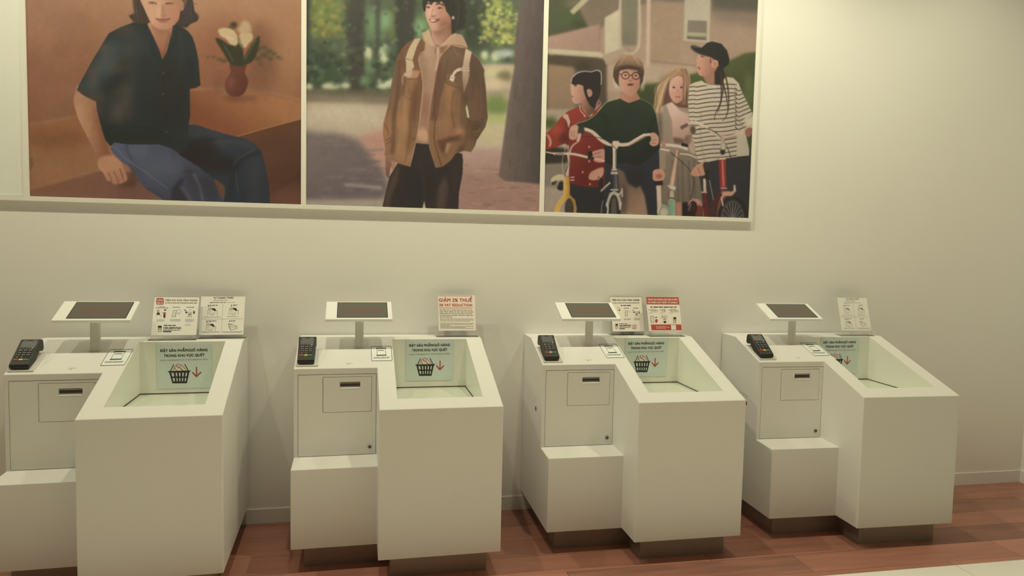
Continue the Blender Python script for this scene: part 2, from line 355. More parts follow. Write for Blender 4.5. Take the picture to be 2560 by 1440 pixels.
    for q in [[(247, 404), (247, 421), (259, 434), (266, 449), (273, 453), (277, 448), (272, 425), (270, 410)], [(262, 414), (270, 440), (281, 458), (290, 461), (294, 456), (286, 430), (280, 408)], [(276, 408), (284, 432), (296, 457), (304, 458), (309, 452), (300, 426), (292, 404)], [(286, 400), (298, 420), (306, 440), (311, 455), (317, 450), (317, 440), (309, 419), (300, 404), (288, 396)]]:
        P(q, G((255, 410, (188, 138, 100)), (300, 460, (172, 118, 86))), .8, True)
    P([(247, 396), (280, 388), (300, 404), (300, 420), (262, 426), (248, 416)], (186, 134, 96), 2.5, True)
    for q in [[(270, 430), (280, 452)], [(284, 428), (297, 454)], [(299, 420), (308, 448)]]: L(q, 1.6, (104, 66, 46), .8, alpha=.85)
    # dark open-collar shirt
    sh = P([(335, 55), (300, 68), (272, 83), (256, 109), (225, 161), (191, 225), (208, 238), (225, 247), (240, 254), (242, 277), (255, 326), (263, 350), (276, 366), (286, 356), (317, 361), (359, 361), (398, 361), (430, 372), (450, 384), (470, 372), (471, 311), (475, 292), (474, 222), (488, 220), (501, 213), (496, 150), (492, 130), (487, 109), (480, 90), (469, 77), (458, 69), (431, 60), (400, 50), (369, 54)], (46, 50, 46), .7)
    O(268, 150, 26, 60, (72, 82, 78), 15, sh, .8, .5); O(224, 212, 26, 22, (62, 72, 70), 10, sh, .8); O(318, 190, 20, 90, (64, 64, 56), 12, sh, .7, .05); O(290, 270, 16, 34, (68, 68, 60), 9, sh, .8)
    O(300, 200, 14, 60, (44, 43, 36), 12, sh, .8, .2); O(430, 240, 50, 90, (47, 43, 38), 20, sh, .7); O(350, 345, 70, 14, (47, 45, 38), 8, sh, .8); L([(262, 322), (320, 316), (400, 322)], 3, (42, 42, 34), 2, sh, .6)
    O(345, 110, 26, 30, (64, 66, 60), 12, sh, .6); L([(450, 80), (455, 120), (448, 170)], 8, (60, 60, 50), 5, sh, .6); L([(474, 150), (480, 210)], 6, (44, 40, 34), 4, sh, .7)
    L([(382, 90), (376, 120), (400, 150)], 2, (40, 40, 34), 1.2, sh, .7); L([(431, 68), (440, 100), (406, 150)], 2, (40, 40, 34), 1.2, sh, .7)
    L([(406, 152), (410, 240), (420, 350)], 1.6, (42, 40, 34), 1, sh, .8)
    for q in [(408, 182), (408, 235), (416, 329)]: O(q[0], q[1], 2.6, 2.2, (84, 82, 74), .8)
    # neck, face and bobbed hair
    P([(369, 56), (431, 58), (431, 68), (424, 100), (417, 128), (406, 149), (397, 122), (382, 89), (369, 62)], G((400, 60, (182, 132, 94)), (404, 146, (138, 82, 60))), .9)
    P([(376, 64), (430, 62), (426, 92), (410, 84), (392, 86)], (156, 106, 74), 4)
    L([(424, 80), (414, 120), (405, 146)], 5, (112, 74, 50), 2.5, alpha=.7)
    P([(333, 0), (335, 22), (337, 33), (324, 39), (323, 42), (329, 49), (337, 55), (352, 60), (369, 59), (376, 50), (368, 38), (352, 2), (356, -40), (340, -50), (332, -30)], (68, 55, 42), .8)
    P([(332, -20), (340, -62), (372, -92), (412, -100), (452, -86), (476, -50), (482, 4), (487, 28), (494, 38), (495, 48), (490, 54), (476, 60), (468, 67), (458, 68), (438, 62), (430, 20), (440, -20), (350, -20)], (62, 52, 44), .9, True)
    f = P([(350, -4), (352, 3), (361, 22), (369, 40), (378, 58), (392, 70), (406, 74), (420, 72), (438, 60), (447, 49), (452, 26), (455, 0), (454, -28), (440, -52), (412, -62), (380, -58), (356, -40)], G((368, 20, (196, 148, 110)), (452, 26, (164, 112, 80))), .9, True)
    O(384, 30, 18, 22, (198, 150, 112), 8, f, .8); O(398, 20, 7, 22, (202, 156, 118), 5, f, .7); O(436, 30, 8, 18, (180, 120, 90), 7, f, .8); O(404, 66, 22, 7, (184, 134, 98), 5, f, .7)
    P([(404, 8), (409, 14), (414, 34), (409, 40), (404, 38)], (154, 106, 74), 2.5, False, f, .75); L([(402, 39), (409, 41), (416, 38)], 2, (132, 84, 60), 1.1, f, .8)
    P([(388, 46), (398, 47), (406, 45), (414, 46), (426, 45), (418, 54), (408, 57), (398, 54)], (160, 96, 76), .9, True, f); L([(388, 46.5), (400, 48.5), (412, 48.5), (426, 46)], 1.5, (112, 62, 50), .7, f)
    for q in [[(371, 6), (381, 5.5), (392, 9)], [(412, 10), (421, 7.5), (434, 9)]]: L(q, 2.2, (84, 56, 42), .8, f); L([(x, y+4) for x, y in q], 1.4, (150, 104, 76), 1, f, .7)
    for q in [(381, 8), (421, 9)]: O(q[0], q[1], 3.5, 2, (84, 58, 44), .8, f); O(q[0]+.5, q[1]+.5, 1.2, 1, (214, 170, 130), .6, f)
    L([(372, -7), (382, -11), (394, -6)], 3, (88, 58, 42), 1.2, f); L([(410, -4), (424, -9), (440, -3)], 3, (84, 56, 42), 1.2, f)
    P([(452, 2), (458, -8), (466, -6), (467, 8), (462, 20), (456, 27), (452, 24)], (160, 114, 82), .9, True); L([(457, 2), (462, 8), (458, 18)], 2, (122, 82, 58), 1)
    P([(350, -2), (352, -44), (390, -66), (430, -62), (452, -30), (456, 2), (470, -20), (468, -60), (430, -92), (380, -92), (344, -60)], (62, 52, 44), 1, True)
    P([(451, 28), (458, 27), (468, 0), (474, 0), (480, 50), (460, 66), (438, 60), (447, 50)], (66, 54, 48), 1)
    L([(334, 6), (342, 30), (350, 50)], 3, (90, 74, 58), 2, alpha=.5)
    R = random.Random(2)
    hair(c, [(341, -50, 1), (340, 0, 1), (344, 30, 1), (346, 54, 1)], 26, [(86, 70, 54), (50, 40, 34), (96, 78, 58)], R, 10)
    hair(c, [(462, -60, 1), (470, -10, 1), (474, 24, 1), (472, 56, 1)], 30, [(78, 62, 52), (46, 38, 36), (84, 70, 60)], R, 14)
    for q in [[(334, 30), (326, 38), (320, 38)], [(336, 50), (330, 54), (334, 58)], [(490, 30), (497, 40), (494, 50)], [(484, 8), (492, 10)], [(470, 66), (462, 71)]]: L(q, 1.5, (66, 52, 42), .8, alpha=.8)
    dabs(c, 90, (70, 20, 330, 300), [(156, 112, 80), (134, 90, 62), (148, 104, 72)], (10, 30), (6, 16), (6, 12), .16, R)
    O(404, 88, 10, 16, (150, 100, 70), 6, alpha=.5)
    # small peeled corner by the left edge
    P([(72, 392), (82, 394), (84, 410), (80, 424), (72, 424)], (128, 98, 58), 1.2)
    return finish(c, 1.04, .93, .014, 3)

def paint_man_in_park():
    c = Canvas(755, -260, 1372, 535, (86, 92, 66)); P, L, O = c.poly, c.line, c.oval; R = random.Random(4)
    for i in range(170):
        x = R.uniform(755, 1300); y = R.uniform(-260, 215); g = R.choice([(108, 124, 74), (84, 104, 66), (60, 66, 48), (98, 106, 52), (56, 60, 46), (124, 146, 98)])
        O(x, y, R.uniform(8, 26), R.uniform(6, 20), g, R.uniform(4, 8), alpha=.55)
    O(810, 20, 44, 50, (112, 118, 56), 16, alpha=.8); O(815, 82, 26, 9, (136, 116, 52), 7, alpha=.9); O(930, 60, 30, 40, (108, 134, 88), 14, alpha=.8); O(958, 55, 22, 18, (126, 158, 108), 9, alpha=.8); O(1042, 70, 30, 26, (128, 160, 106), 11, alpha=.9); O(1030, 20, 18, 30, (78, 92, 60), 10, alpha=.8)
    O(800, 160, 40, 50, (56, 64, 48), 16, alpha=.8); O(830, 190, 50, 30, (66, 80, 54), 12, alpha=.8)
    O(1180, 60, 44, 80, (58, 62, 46), 18, alpha=.9)
    for x, y, r in [(1215, 60, 12), (1232, 36, 18), (1250, 60, 18), (1262, 20, 20), (1278, 60, 14), (1224, 84, 15), (1268, 92, 16), (1246, 104, 15), (1240, 8, 16), (1284, 100, 10)]:
        O(x, y, r, r*.8, R.choice([(150, 154, 74), (172, 166, 84), (132, 146, 70)]), 4.5, alpha=.85)
    for q in [(862, 914, (70, 66, 54)), (985, 1038, (66, 62, 52)), (756, 776, (58, 56, 46)), (934, 952, (66, 66, 54))]:
        P([(q[0], -270), (q[1], -270), (q[1]-2, 250), (q[0]+8, 250)], q[2], 5, alpha=.92)
    for x, y, rx, ry in [(921, 132, 9, 20), (961, 134, 12, 24), (1212, 138, 9, 11), (1240, 140, 12, 12), (772, 218, 10, 9), (828, 216, 24, 9), (864, 214, 12, 8), (958, 210, 18, 13), (978, 208, 9, 12)]:
        O(x, y, rx, ry, (186, 186, 138), 4)
    O(910, 202, 14, 14, (104, 128, 84), 6); O(1262, 134, 26, 10, (164, 168, 144), 5)
    dabs(c, 420, (766, -240, 1300, 205), [(132, 150, 96), (48, 54, 42), (84, 104, 60), (40, 46, 38), (112, 132, 82), (60, 72, 50)], (2, 9), (2, 7), (1.2, 3), .42, R)
    dabs(c, 130, (1196, 0, 1296, 112), [(176, 172, 92), (150, 152, 74), (196, 188, 104), (96, 104, 58), (70, 78, 48)], (2, 8), (2, 6), (1.2, 3), .6, R)
    dabs(c, 70, (776, 0, 860, 90), [(138, 144, 70), (118, 128, 66), (150, 136, 62), (90, 100, 56)], (3, 10), (3, 8), (2, 4), .5, R)
    dabs(c, 60, (766, 110, 1000, 215), [(62, 78, 56), (92, 110, 78), (46, 56, 44)], (4, 12), (3, 9), (2, 4), .5, R)
    for q in [(880, 904, (66, 62, 52)), (992, 1034, (62, 59, 50))]:
        P([(q[0], -270), (q[1], -270), (q[1]-2, 240), (q[0]+6, 240)], q[2], 5, alpha=.6)
    # ground
    P([(755, 236), (1000, 244), (1180, 160), (1300, 160), (1372, 240), (1372, 535), (755, 535)], G((900, 240, (176, 156, 122)), (900, 330, (188, 168, 132))), 4)
    P([(755, 222), (1000, 230), (1000, 262), (755, 256)], (112, 100, 74), 5, alpha=.8); O(850, 290, 100, 28, (196, 178, 142), 12, alpha=.8)
    O(1240, 180, 44, 12, (190, 178, 122), 6); O(1262, 190, 20, 14, (104, 94, 62), 6, alpha=.8); O(1230, 230, 44, 14, (148, 128, 100), 8, alpha=.8); O(1228, 212, 40, 14, (196, 176, 134), 7)
    O(1242, 264, 34, 26, (112, 126, 68), 8); O(1244, 300, 34, 12, (164, 168, 96), 8); O(1230, 330, 40, 22, (188, 172, 124), 10)
    P([(755, 328), (850, 334), (900, 350), (960, 420), (975, 470), (960, 500), (755, 505)], G((800, 340, (122, 108, 94)), (860, 480, (112, 98, 90))), 8)
    P([(892, 338), (970, 322), (1000, 400), (975, 440), (930, 390)], (180, 132, 108), 9, alpha=.9)
    P([(1140, 372), (1372, 366), (1372, 535), (1140, 535)], G((1200, 372, (178, 146, 122)), (1200, 450, (158, 122, 102))), 5)
    P([(755, 502), (960, 504), (960, 535), (755, 535)], (164, 150, 124), 4)
    for i in range(60):
        x = R.uniform(1150, 1350); y = R.uniform(385, 520); L([(x, y), (x+R.uniform(8, 30), y+R.uniform(-3, 3))], R.uniform(1, 4), R.choice([(138, 98, 78), (196, 150, 124), (120, 86, 66)]), 1.5, alpha=.45)
    for i in range(34):
        x = R.uniform(770, 940); y = R.uniform(345, 495); L([(x, y), (x+R.uniform(14, 50), y+R.uniform(-3, 3))], R.uniform(2, 5), R.choice([(146, 132, 116), (98, 86, 80)]), 2.5, alpha=.45)
    L([(862, 462), (955, 470)], 6, (176, 160, 142), 3, alpha=.8)
    # large trunk
    tr = P([(1306, -270), (1303, 0), (1290, 75), (1286, 169), (1270, 262), (1258, 356), (1247, 440), (1262, 452), (1300, 455), (1372, 460), (1372, -270)], G((1262, 200, (110, 94, 78)), (1362, 200, (78, 68, 60))), 2)
    for i in range(70):
        x = R.uniform(1265, 1365); y = R.uniform(-240, 440); L([(x, y), (x-R.uniform(-2, 6), y+R.uniform(15, 50))], R.uniform(1, 4), R.choice([(92, 80, 68), (122, 106, 90), (70, 60, 54)]), 2, tr, .4)
    # trousers
    tro = P([(1036, 340), (1074, 345), (1090, 400), (1140, 380), (1156, 384), (1158, 400), (1157, 433), (1148, 481), (1146, 535), (1068, 535), (1061, 501), (1053, 535), (955, 535), (958, 510), (964, 484), (974, 442), (996, 406), (1020, 395)], (56, 48, 42), .8)
    P([(958, 530), (966, 480), (982, 436), (1000, 410), (996, 450), (976, 500), (972, 530)], (84, 68, 52), 3, False, tro, .9); P([(1090, 530), (1096, 470), (1112, 440), (1122, 470), (1112, 530)], (84, 68, 56), 4, False, tro, .9)
    O(1040, 470, 34, 60, (50, 45, 42), 14, tro, .8); L([(1044, 400), (1058, 440), (1062, 500)], 6, (66, 56, 50), 4, tro, .7); O(1136, 450, 10, 50, (62, 52, 44), 6, tro, .8)
    # hand
    P([(966, 382), (982, 382), (990, 400), (988, 412), (983, 424), (978, 416), (974, 436), (971, 446), (965, 436), (964, 412)], G((966, 390, (150, 108, 82)), (974, 440, (120, 82, 62))), .8, True); P([(978, 402), (990, 400), (986, 420), (981, 424)], (168, 124, 96), 1)
    # hoodie
    hd = P([(1056, 83), (1073, 74), (1080, 96), (1092, 112), (1110, 104), (1132, 82), (1154, 86), (1160, 94), (1170, 121), (1150, 130), (1100, 150), (1092, 180), (1078, 256), (1071, 310), (1074, 361), (1040, 358), (1052, 280), (1050, 200), (1044, 150), (1062, 126)], G((1040, 200, (160, 126, 94)), (1100, 320, (150, 110, 82))), .8)
    P([(1042, 330), (1056, 316), (1071, 330), (1074, 352), (1060, 356), (1044, 350)], (186, 144, 104), 4, False, hd); O(1064, 262, 9, 34, (142, 98, 74), 7, hd, .9); O(1056, 170, 12, 50, (142, 112, 82), 7, hd, .8); O(1070, 120, 10, 24, (176, 142, 108), 6, hd, .8)
    # brown jacket, both sides
    jk = G((980, 300, (142, 104, 70)), (1062, 260, (116, 82, 55)))
    j1 = P([(1035, 97), (1050, 96), (1064, 106), (1064, 126), (1053, 132), (1047, 149), (1054, 179), (1058, 217), (1054, 248), (1049, 305), (1042, 345), (1035, 382), (1025, 417), (1003, 411), (981, 402), (981, 388), (961, 389), (964, 375), (958, 336), (959, 307), (972, 260), (978, 217), (986, 175), (992, 146), (1004, 123), (1016, 109)], jk, .8)
    L([(998, 150), (996, 200), (994, 240), (985, 300), (982, 386)], 9, (86, 62, 44), 4, j1, .85); L([(1004, 130), (1012, 180), (1006, 240)], 4, (104, 72, 48), 2, j1, .8); O(982, 215, 8, 60, (110, 86, 64), 6, j1, .9, .15)
    O(1014, 300, 14, 70, (170, 126, 80), 9, j1, .8, .1); O(1036, 250, 9, 60, (106, 72, 48), 6, j1, .9, .12); O(1030, 200, 12, 30, (150, 108, 72), 7, j1, .8); O(970, 330, 9, 40, (162, 114, 76), 6, j1, .8); O(1010, 385, 22, 22, (168, 124, 86), 9, j1, .7); O(1026, 330, 6, 60, (112, 80, 54), 5, j1, .8, .1)
    for q in [(964, 352, 978, 344), (966, 362, 980, 350), (960, 308, 972, 330)]: L([(q[0], q[1]), (q[2], q[3])], 2.5, (98, 68, 48), 1.3, j1, .8)
    L([(1064, 108), (1062, 126), (1053, 133), (1047, 150), (1054, 180), (1058, 217), (1055, 250), (1049, 305), (1042, 346), (1025, 417)], 1.6, (196, 160, 116), .7, alpha=.8)
    P([(1016, 176), (1050, 176), (1048, 190), (1044, 196), (1018, 196)], (166, 122, 82), 1.5); L([(1017, 197), (1044, 196), (1049, 186)], 1.5, (86, 60, 40), .8); L([(1016, 198), (1012, 238), (1030, 246), (1038, 200)], 1.2, (100, 72, 48), .8, j1, .8)
    for q in [(1050, 248), (1045, 298), (1034, 347)]: O(q[0], q[1], 2.4, 2.4, (96, 70, 48), .7); O(q[0], q[1], 1, 1, (170, 128, 90), .5)
    j2 = P([(1170, 121), (1180, 129), (1200, 152), (1212, 175), (1211, 187), (1215, 217), (1218, 255), (1220, 294), (1214, 317), (1192, 350), (1188, 365), (1178, 380), (1160, 377), (1140, 384), (1127, 402), (1108, 416), (1090, 420), (1083, 399), (1074, 370), (1071, 331), (1072, 300), (1078, 256), (1086, 210), (1093, 165), (1099, 146), (1110, 131), (1128, 113), (1150, 119)], G((1090, 300, (132, 96, 64)), (1210, 250, (92, 71, 51))), .8)
    O(1140, 140, 26, 22, (110, 84, 60), 8, j2, .9); P([(1093, 165), (1106, 150), (1110, 200), (1098, 300), (1078, 300), (1086, 210)], (98, 68, 50), 4, False, j2, .8); O(1126, 240, 14, 44, (158, 112, 70), 8, j2, .8); O(1118, 320, 28, 40, (146, 104, 70), 12, j2, .7)
    P([(1160, 230), (1172, 300), (1166, 350), (1140, 384), (1158, 378), (1164, 340), (1170, 300), (1168, 240)], (70, 52, 40), 5, False, j2, .9); O(1196, 270, 14, 60, (108, 80, 58), 9, j2, .8); O(1192, 330, 16, 26, (90, 66, 48), 7, j2, .8); O(1150, 330, 12, 12, (166, 116, 76), 5, j2, .8)
    P([(1092, 352), (1160, 334), (1140, 352), (1118, 356), (1112, 388), (1100, 372)], (92, 62, 44), 3, False, j2, .85); P([(1112, 384), (1118, 356), (1128, 360), (1120, 380)], (170, 130, 88), 2, False, j2, .8)
    for k in range(7): L([(1170+k*4, 300+k*9), (1186+k*2, 306+k*8), (1208-k*2, 298+k*7)], 3, R.choice([(76, 56, 42), (126, 94, 66)]), 1.6, j2, .6)
    L([(1072, 300), (1071, 331), (1074, 370), (1083, 399), (1092, 420)], 7, (148, 112, 72), 1.5, j2, .8); L([(1090, 286), (1086, 330), (1088, 360), (1104, 414)], 1.2, (52, 36, 28), .6, j2, .9); L([(1090, 220), (1086, 270), (1080, 300)], 1.4, (66, 46, 36), .8, j2, .7); L([(1128, 113), (1106, 134), (1096, 160), (1086, 212), (1077, 258), (1072, 300)], 1.4, (180, 140, 106), .7, alpha=.7)
    L([(1114, 190), (1116, 206), (1134, 216), (1156, 220)], 1.4, (76, 58, 40), .8, j2, .9); L([(1116, 190), (1124, 188)], 1.4, (150, 118, 84), .8)
    P([(1117, 190), (1156, 182), (1156, 219), (1136, 216), (1118, 206)], (110, 84, 56), 2.5, False, j2, .7)
    P([(1167.6, 260), (1171, 276), (1174, 294), (1169, 294), (1165, 270)], (186, 184, 134), .8)
    L([(1134, 116), (1140, 132), (1150, 140)], 1.5, (140, 108, 80), .9, j2, .8); L([(1180, 130), (1200, 152), (1212, 176), (1216, 220), (1220, 290)], 1.3, (178, 140, 100), .7, alpha=.5)
    # hood folds, drawstrings
    P([(1132, 84), (1154, 87), (1166, 107), (1170, 120), (1128, 113), (1104, 128), (1098, 116), (1114, 102)], G((1110, 110, (178, 140, 104)), (1160, 100, (164, 130, 98))), 1, False); L([(1126, 113), (1150, 114), (1170, 121)], 2, (104, 76, 52), 1, alpha=.8); P([(1099, 118), (1124, 112), (1108, 132), (1102, 134)], (126, 92, 66), 2)
    P([(1056, 83), (1074, 72), (1079, 92), (1088, 112), (1080, 116), (1064, 104)], (180, 150, 112), 1.2)
    L([(1096, 118), (1095, 150), (1090, 178)], 3, (190, 152, 118), .8); L([(1084, 114), (1082, 140), (1074, 166)], 3, (164, 132, 98), .9); L([(1090, 118), (1088, 134)], 1, (80, 58, 42), .7); L([(1078, 78), (1082, 96), (1090, 110), (1098, 116)], 1.6, (76, 54, 42), .8)
    for q in [[(1000, 250), (996, 300), (1000, 350), (994, 400)], [(1018, 210), (1012, 270), (1020, 330)], [(1030, 270), (1024, 340), (1014, 404)], [(974, 250), (968, 300), (972, 340)], [(1042, 210), (1038, 260), (1036, 320)]]: L(q, 3.5, R.choice([(98, 68, 46), (164, 122, 82), (108, 78, 52)]), 2, j1, .55)
    for q in [[(1120, 150), (1112, 190), (1102, 240)], [(1136, 226), (1130, 270), (1136, 320)], [(1108, 230), (1100, 280), (1098, 330)], [(1150, 232), (1146, 290), (1150, 330)], [(1192, 180), (1198, 230), (1196, 280)], [(1180, 150), (1184, 200), (1180, 250)], [(1206, 200), (1210, 250), (1206, 300)], [(1120, 340), (1136, 350), (1156, 346)]]: L(q, 4, R.choice([(84, 60, 42), (150, 110, 72), (92, 68, 48)]), 2.2, j2, .5)
    # backpack straps
    P([(1037, 97), (1053, 95), (1042, 118), (1032, 150), (1036, 166), (1030, 176), (1016, 180), (1016, 160), (1014, 146), (1022, 122)], (186, 160, 120), .8); L([(1014, 146), (1032, 151)], 1.5, (120, 96, 70), .7); P([(1012, 184), (1030, 172), (1030, 186), (1024, 193), (1012, 190)], (176, 150, 114), 1, True); L([(1012, 182), (1007, 196), (1008, 212)], 1.8, (176, 146, 112), .7)
    P([(1165, 121), (1180, 130), (1174, 160), (1174, 190), (1170, 206), (1160, 231), (1157, 200), (1156, 172)], G((1170, 130, (188, 160, 124)), (1164, 225, (140, 114, 84))), .8); P([(1154, 168), (1174, 169), (1174, 178), (1154, 177)], (184, 152, 126), .7); L([(1156, 173), (1172, 173)], 1.4, (110, 84, 66), .6)
    L([(1153, 172), (1140, 178), (1132, 190)], (8, 6), (196, 172, 132), .8); P([(1128, 187), (1138, 192), (1134, 205), (1124, 200)], (204, 184, 144), .8); L([(1129, 193), (1134, 196)], 1.4, (110, 90, 66), .7)
    # neck, head
    P([(1076, 66), (1130, 46), (1130, 84), (1114, 100), (1097, 114), (1087, 109), (1080, 94)], G((1082, 96, (178, 134, 104)), (1126, 80, (134, 92, 68))), .9); P([(1080, 76), (1096, 76), (1120, 64), (1112, 82), (1096, 92)], (134, 92, 68), 4, alpha=.8)
    P([(1056, -20), (1062, -60), (1092, -84), (1128, -84), (1154, -56), (1162, 0), (1164, 40), (1160, 66), (1140, 78), (1130, 84), (1126, 40), (1070, 0), (1064, 26), (1058, 18)], (52, 50, 40), 1, True)
    f = P([(1066, 0), (1064, 28), (1067, 47), (1073, 62), (1078, 74), (1086, 77), (1098, 75), (1114, 68), (1128, 52), (1130, 40), (1124, 10), (1110, -14), (1080, -16)], G((1072, 30, (196, 148, 118)), (1126, 46, (150, 102, 74))), .9, True)
    O(1086, 64, 12, 8, (190, 144, 114), 5, f, .8); O(1078, 30, 5, 12, (206, 160, 128), 4, f, .8); O(1112, 34, 10, 12, (178, 124, 94), 6, f, .8); O(1110, 60, 14, 8, (132, 90, 64), 6, f, .8, -.5)
    L([(1084, 22), (1080, 34), (1083, 41), (1088, 40)], 2, (150, 102, 78), 1.1, f, .9); L([(1077, 40), (1084, 41), (1090, 38)], 1.6, (118, 78, 60), .8, f, .9)
    P([(1073, 47), (1084, 48), (1102, 47), (1094, 54), (1084, 56), (1077, 53)], (118, 72, 58), .8, True, f); P([(1075, 48.5), (1091, 49), (1088, 53), (1079, 53)], (214, 180, 150), .7, False, f)
    L([(1066, 18), (1071, 16), (1076, 19)], 2, (64, 50, 42), .8, f); L([(1094, 21), (1100, 18), (1107, 21)], 2, (64, 50, 42), .8, f); O(1071, 19, 2, 1.6, (50, 42, 38), .6, f); O(1100, 21, 2.2, 1.6, (50, 42, 38), .6, f)
    L([(1090, 11), (1100, 9), (1112, 14)], 3, (54, 42, 34), 1, f); L([(1066, 11), (1072, 8), (1080, 12)], 2.6, (54, 42, 34), 1, f)
    P([(1060, 26), (1062, -10), (1086, -34), (1116, -24), (1126, 6), (1124, 36), (1116, 26), (1112, 12), (1104, 2), (1098, 8), (1086, 4), (1080, 11), (1072, 2), (1066, 12), (1064, 30)], (48, 46, 38), .9)
    P([(1116, 24), (1126, 6), (1150, -10), (1162, 20), (1162, 44), (1156, 64), (1138, 78), (1131, 84), (1129, 52), (1124, 38)], (52, 47, 38), 1, True)
    O(1133.5, 44, 4.4, 4.6, (170, 132, 106), .8); O(1134, 44, 1.6, 2, (200, 172, 140), .6)
    hair(c, [(1084, -60, 1), (1074, -20, 1), (1066, 10, 1)], 16, [(70, 68, 54), (34, 34, 28)], R, 10); hair(c, [(1130, -60, 1), (1146, 0, 1), (1146, 40, 1), (1140, 74, 1)], 26, [(68, 64, 52), (38, 36, 30)], R, 15)
    for q in [(1162, 10), (1165, 30), (1163, 52), (1158, 66), (1160, -8)]: O(q[0], q[1], 5, 6, (52, 48, 40), 2, alpha=.8)
    return finish(c, 1.05, .92, .015, 5)

def paint_children_with_bicycles():
    c = Canvas(1358, -330, 1905, 560, (120, 108, 84)); P, L, O = c.poly, c.line, c.oval; R = random.Random(9)
    Rg = c.ring
    # house front, roofs, hedge, drive
    P([(1350, -340), (1910, -340), (1910, 300), (1350, 300)], (112, 104, 84), 1)
    P([(1350, -340), (1500, -340), (1500, 60), (1440, 80), (1350, 95)], (84, 82, 58), 3); O(1410, 45, 36, 22, (78, 88, 54), 9); O(1460, 60, 30, 10, (62, 70, 42), 6, alpha=.8); O(1440, 8, 28, 12, (118, 106, 80), 7, alpha=.8)
    P([(1500, -340), (1910, -340), (1910, 330), (1480, 330), (1500, 100)], G((1700, 20, (150, 124, 98)), (1700, 170, (164, 136, 108))), 2)
    P([(1480, -340), (1910, -340), (1910, 0), (1780, 6), (1640, 6), (1560, 20), (1480, 90), (1448, 20)], G((1600, -100, (110, 100, 80)), (1600, 20, (122, 104, 82))), 3)
    P([(1780, -340), (1910, -340), (1910, 36), (1780, 30)], (88, 82, 66), 5); P([(1780, 20), (1910, 30), (1910, 70), (1780, 50)], (124, 106, 84), 8, alpha=.8)
    P([(1424, 28), (1434, 36), (1510, -36), (1500, -46)], (170, 158, 118), 1.8)
    P([(1360, 94), (1500, 60), (1500, 134), (1360, 122)], G((1400, 90, (168, 134, 110)), (1470, 120, (156, 124, 102))), 2.5)
    P([(1360, 120), (1500, 130), (1520, 144), (1440, 142), (1360, 134)], (186, 170, 132), 1.6); P([(1370, 130), (1388, 134), (1378, 146)], (178, 160, 124), 2)
    P([(1366, 136), (1440, 140), (1518, 148), (1518, 270), (1496, 270), (1496, 180), (1366, 172)], (84, 72, 54), 3); P([(1370, 160), (1436, 168), (1436, 272), (1370, 272)], (146, 118, 88), 3); O(1460, 165, 20, 14, (72, 62, 48), 6)
    P([(1512, 44), (1550, 22), (1550, 124), (1512, 142)], (188, 172, 136), 2); P([(1556, -20), (1594, -20), (1592, 114), (1556, 112)], (120, 112, 88), 2.5); L([(1552, -20), (1552, 118), (1596, 118), (1598, -20)], 6, (178, 164, 130), 2)
    P([(1505, 138), (1560, 120), (1566, 128), (1516, 162)], (166, 142, 112), 2); P([(1618, -60), (1629, -60), (1625, 168), (1615, 168)], (184, 160, 130), 2); P([(1630, 0), (1706, 10), (1700, 150), (1627, 150)], (156, 128, 98), 4, alpha=.8); L([(1628, 152), (1742, 164)], 4, (140, 116, 90), 2); P([(1520, 160), (1740, 168), (1740, 230), (1520, 230)], (178, 152, 122), 5, alpha=.8)
    P([(1712, -20), (1777, -20), (1774, 106), (1709, 102)], (172, 158, 128), 2); P([(1720, 50), (1768, 52), (1766, 99), (1718, 96)], (124, 112, 90), 1.3); P([(1718, 80), (1767, 82), (1767, 91), (1718, 89)], (158, 150, 112), 1.5); L([(1718, 94), (1766, 98)], 4, (102, 84, 72), 1.5)
    P([(1590, 214), (1650, 206), (1740, 182), (1826, 150), (1862, 132), (1910, 128), (1910, 560), (1590, 330)], G((1800, 150, (86, 92, 50)), (1860, 240, (72, 72, 46))), 3)
    O(1700, 200, 50, 12, (74, 84, 42), 6, alpha=.8); O(1620, 250, 30, 40, (60, 66, 40), 9, alpha=.8); O(1872, 230, 14, 50, (98, 106, 58), 7, alpha=.8)
    P([(1358, 272), (1520, 272), (1520, 560), (1358, 560)], G((1380, 280, (170, 150, 120)), (1380, 540, (168, 148, 124))), 3); O(1376, 308, 18, 16, (88, 92, 48), 6); P([(1358, 360), (1420, 372), (1420, 410), (1358, 412)], (62, 54, 44), 3); P([(1358, 412), (1420, 408), (1420, 470), (1358, 466)], (134, 120, 100), 4)
    # child in the red varsity jacket
    P([(1424, 455), (1512, 455), (1520, 560), (1424, 560)], (52, 48, 46), 1.2)
    rj = P([(1448, 266), (1421, 277), (1402, 293), (1381, 320), (1358, 338), (1358, 374), (1369, 374), (1392, 367), (1410, 359), (1423, 364), (1422, 460), (1440, 462), (1471, 468), (1520, 468), (1520, 300), (1500, 262)], G((1400, 320, (146, 60, 44)), (1490, 400, (108, 42, 36))), .8)
    O(1412, 345, 14, 16, (84, 40, 34), 6, rj, .8); O(1392, 325, 12, 14, (168, 78, 58), 6, rj, .7); O(1450, 300, 20, 16, (140, 60, 48), 8, rj, .8); O(1420, 310, 6, 22, (96, 42, 34), 4, rj, .7)
    P([(1411, 284), (1420, 286), (1426, 304), (1422, 320), (1416, 300), (1406, 292)], (196, 162, 134), .9)
    for k in range(3): L([(1362+k*5, 332+k*2), (1374+k*2, 350+k*2), (1372+k*2, 366)], 1.6, (206, 170, 142), .7, alpha=.9)
    L([(1466, 360), (1466, 464)], 1.5, (86, 38, 34), .9, rj); L([(1466, 270), (1470, 300)], 1.5, (86, 38, 34), .9, rj)
    for q in [(1473, 367), (1473, 403), (1475, 460), (1457, 430), (1462, 290)]: O(q[0], q[1], 2.4, 2.4, (190, 150, 132), .8)
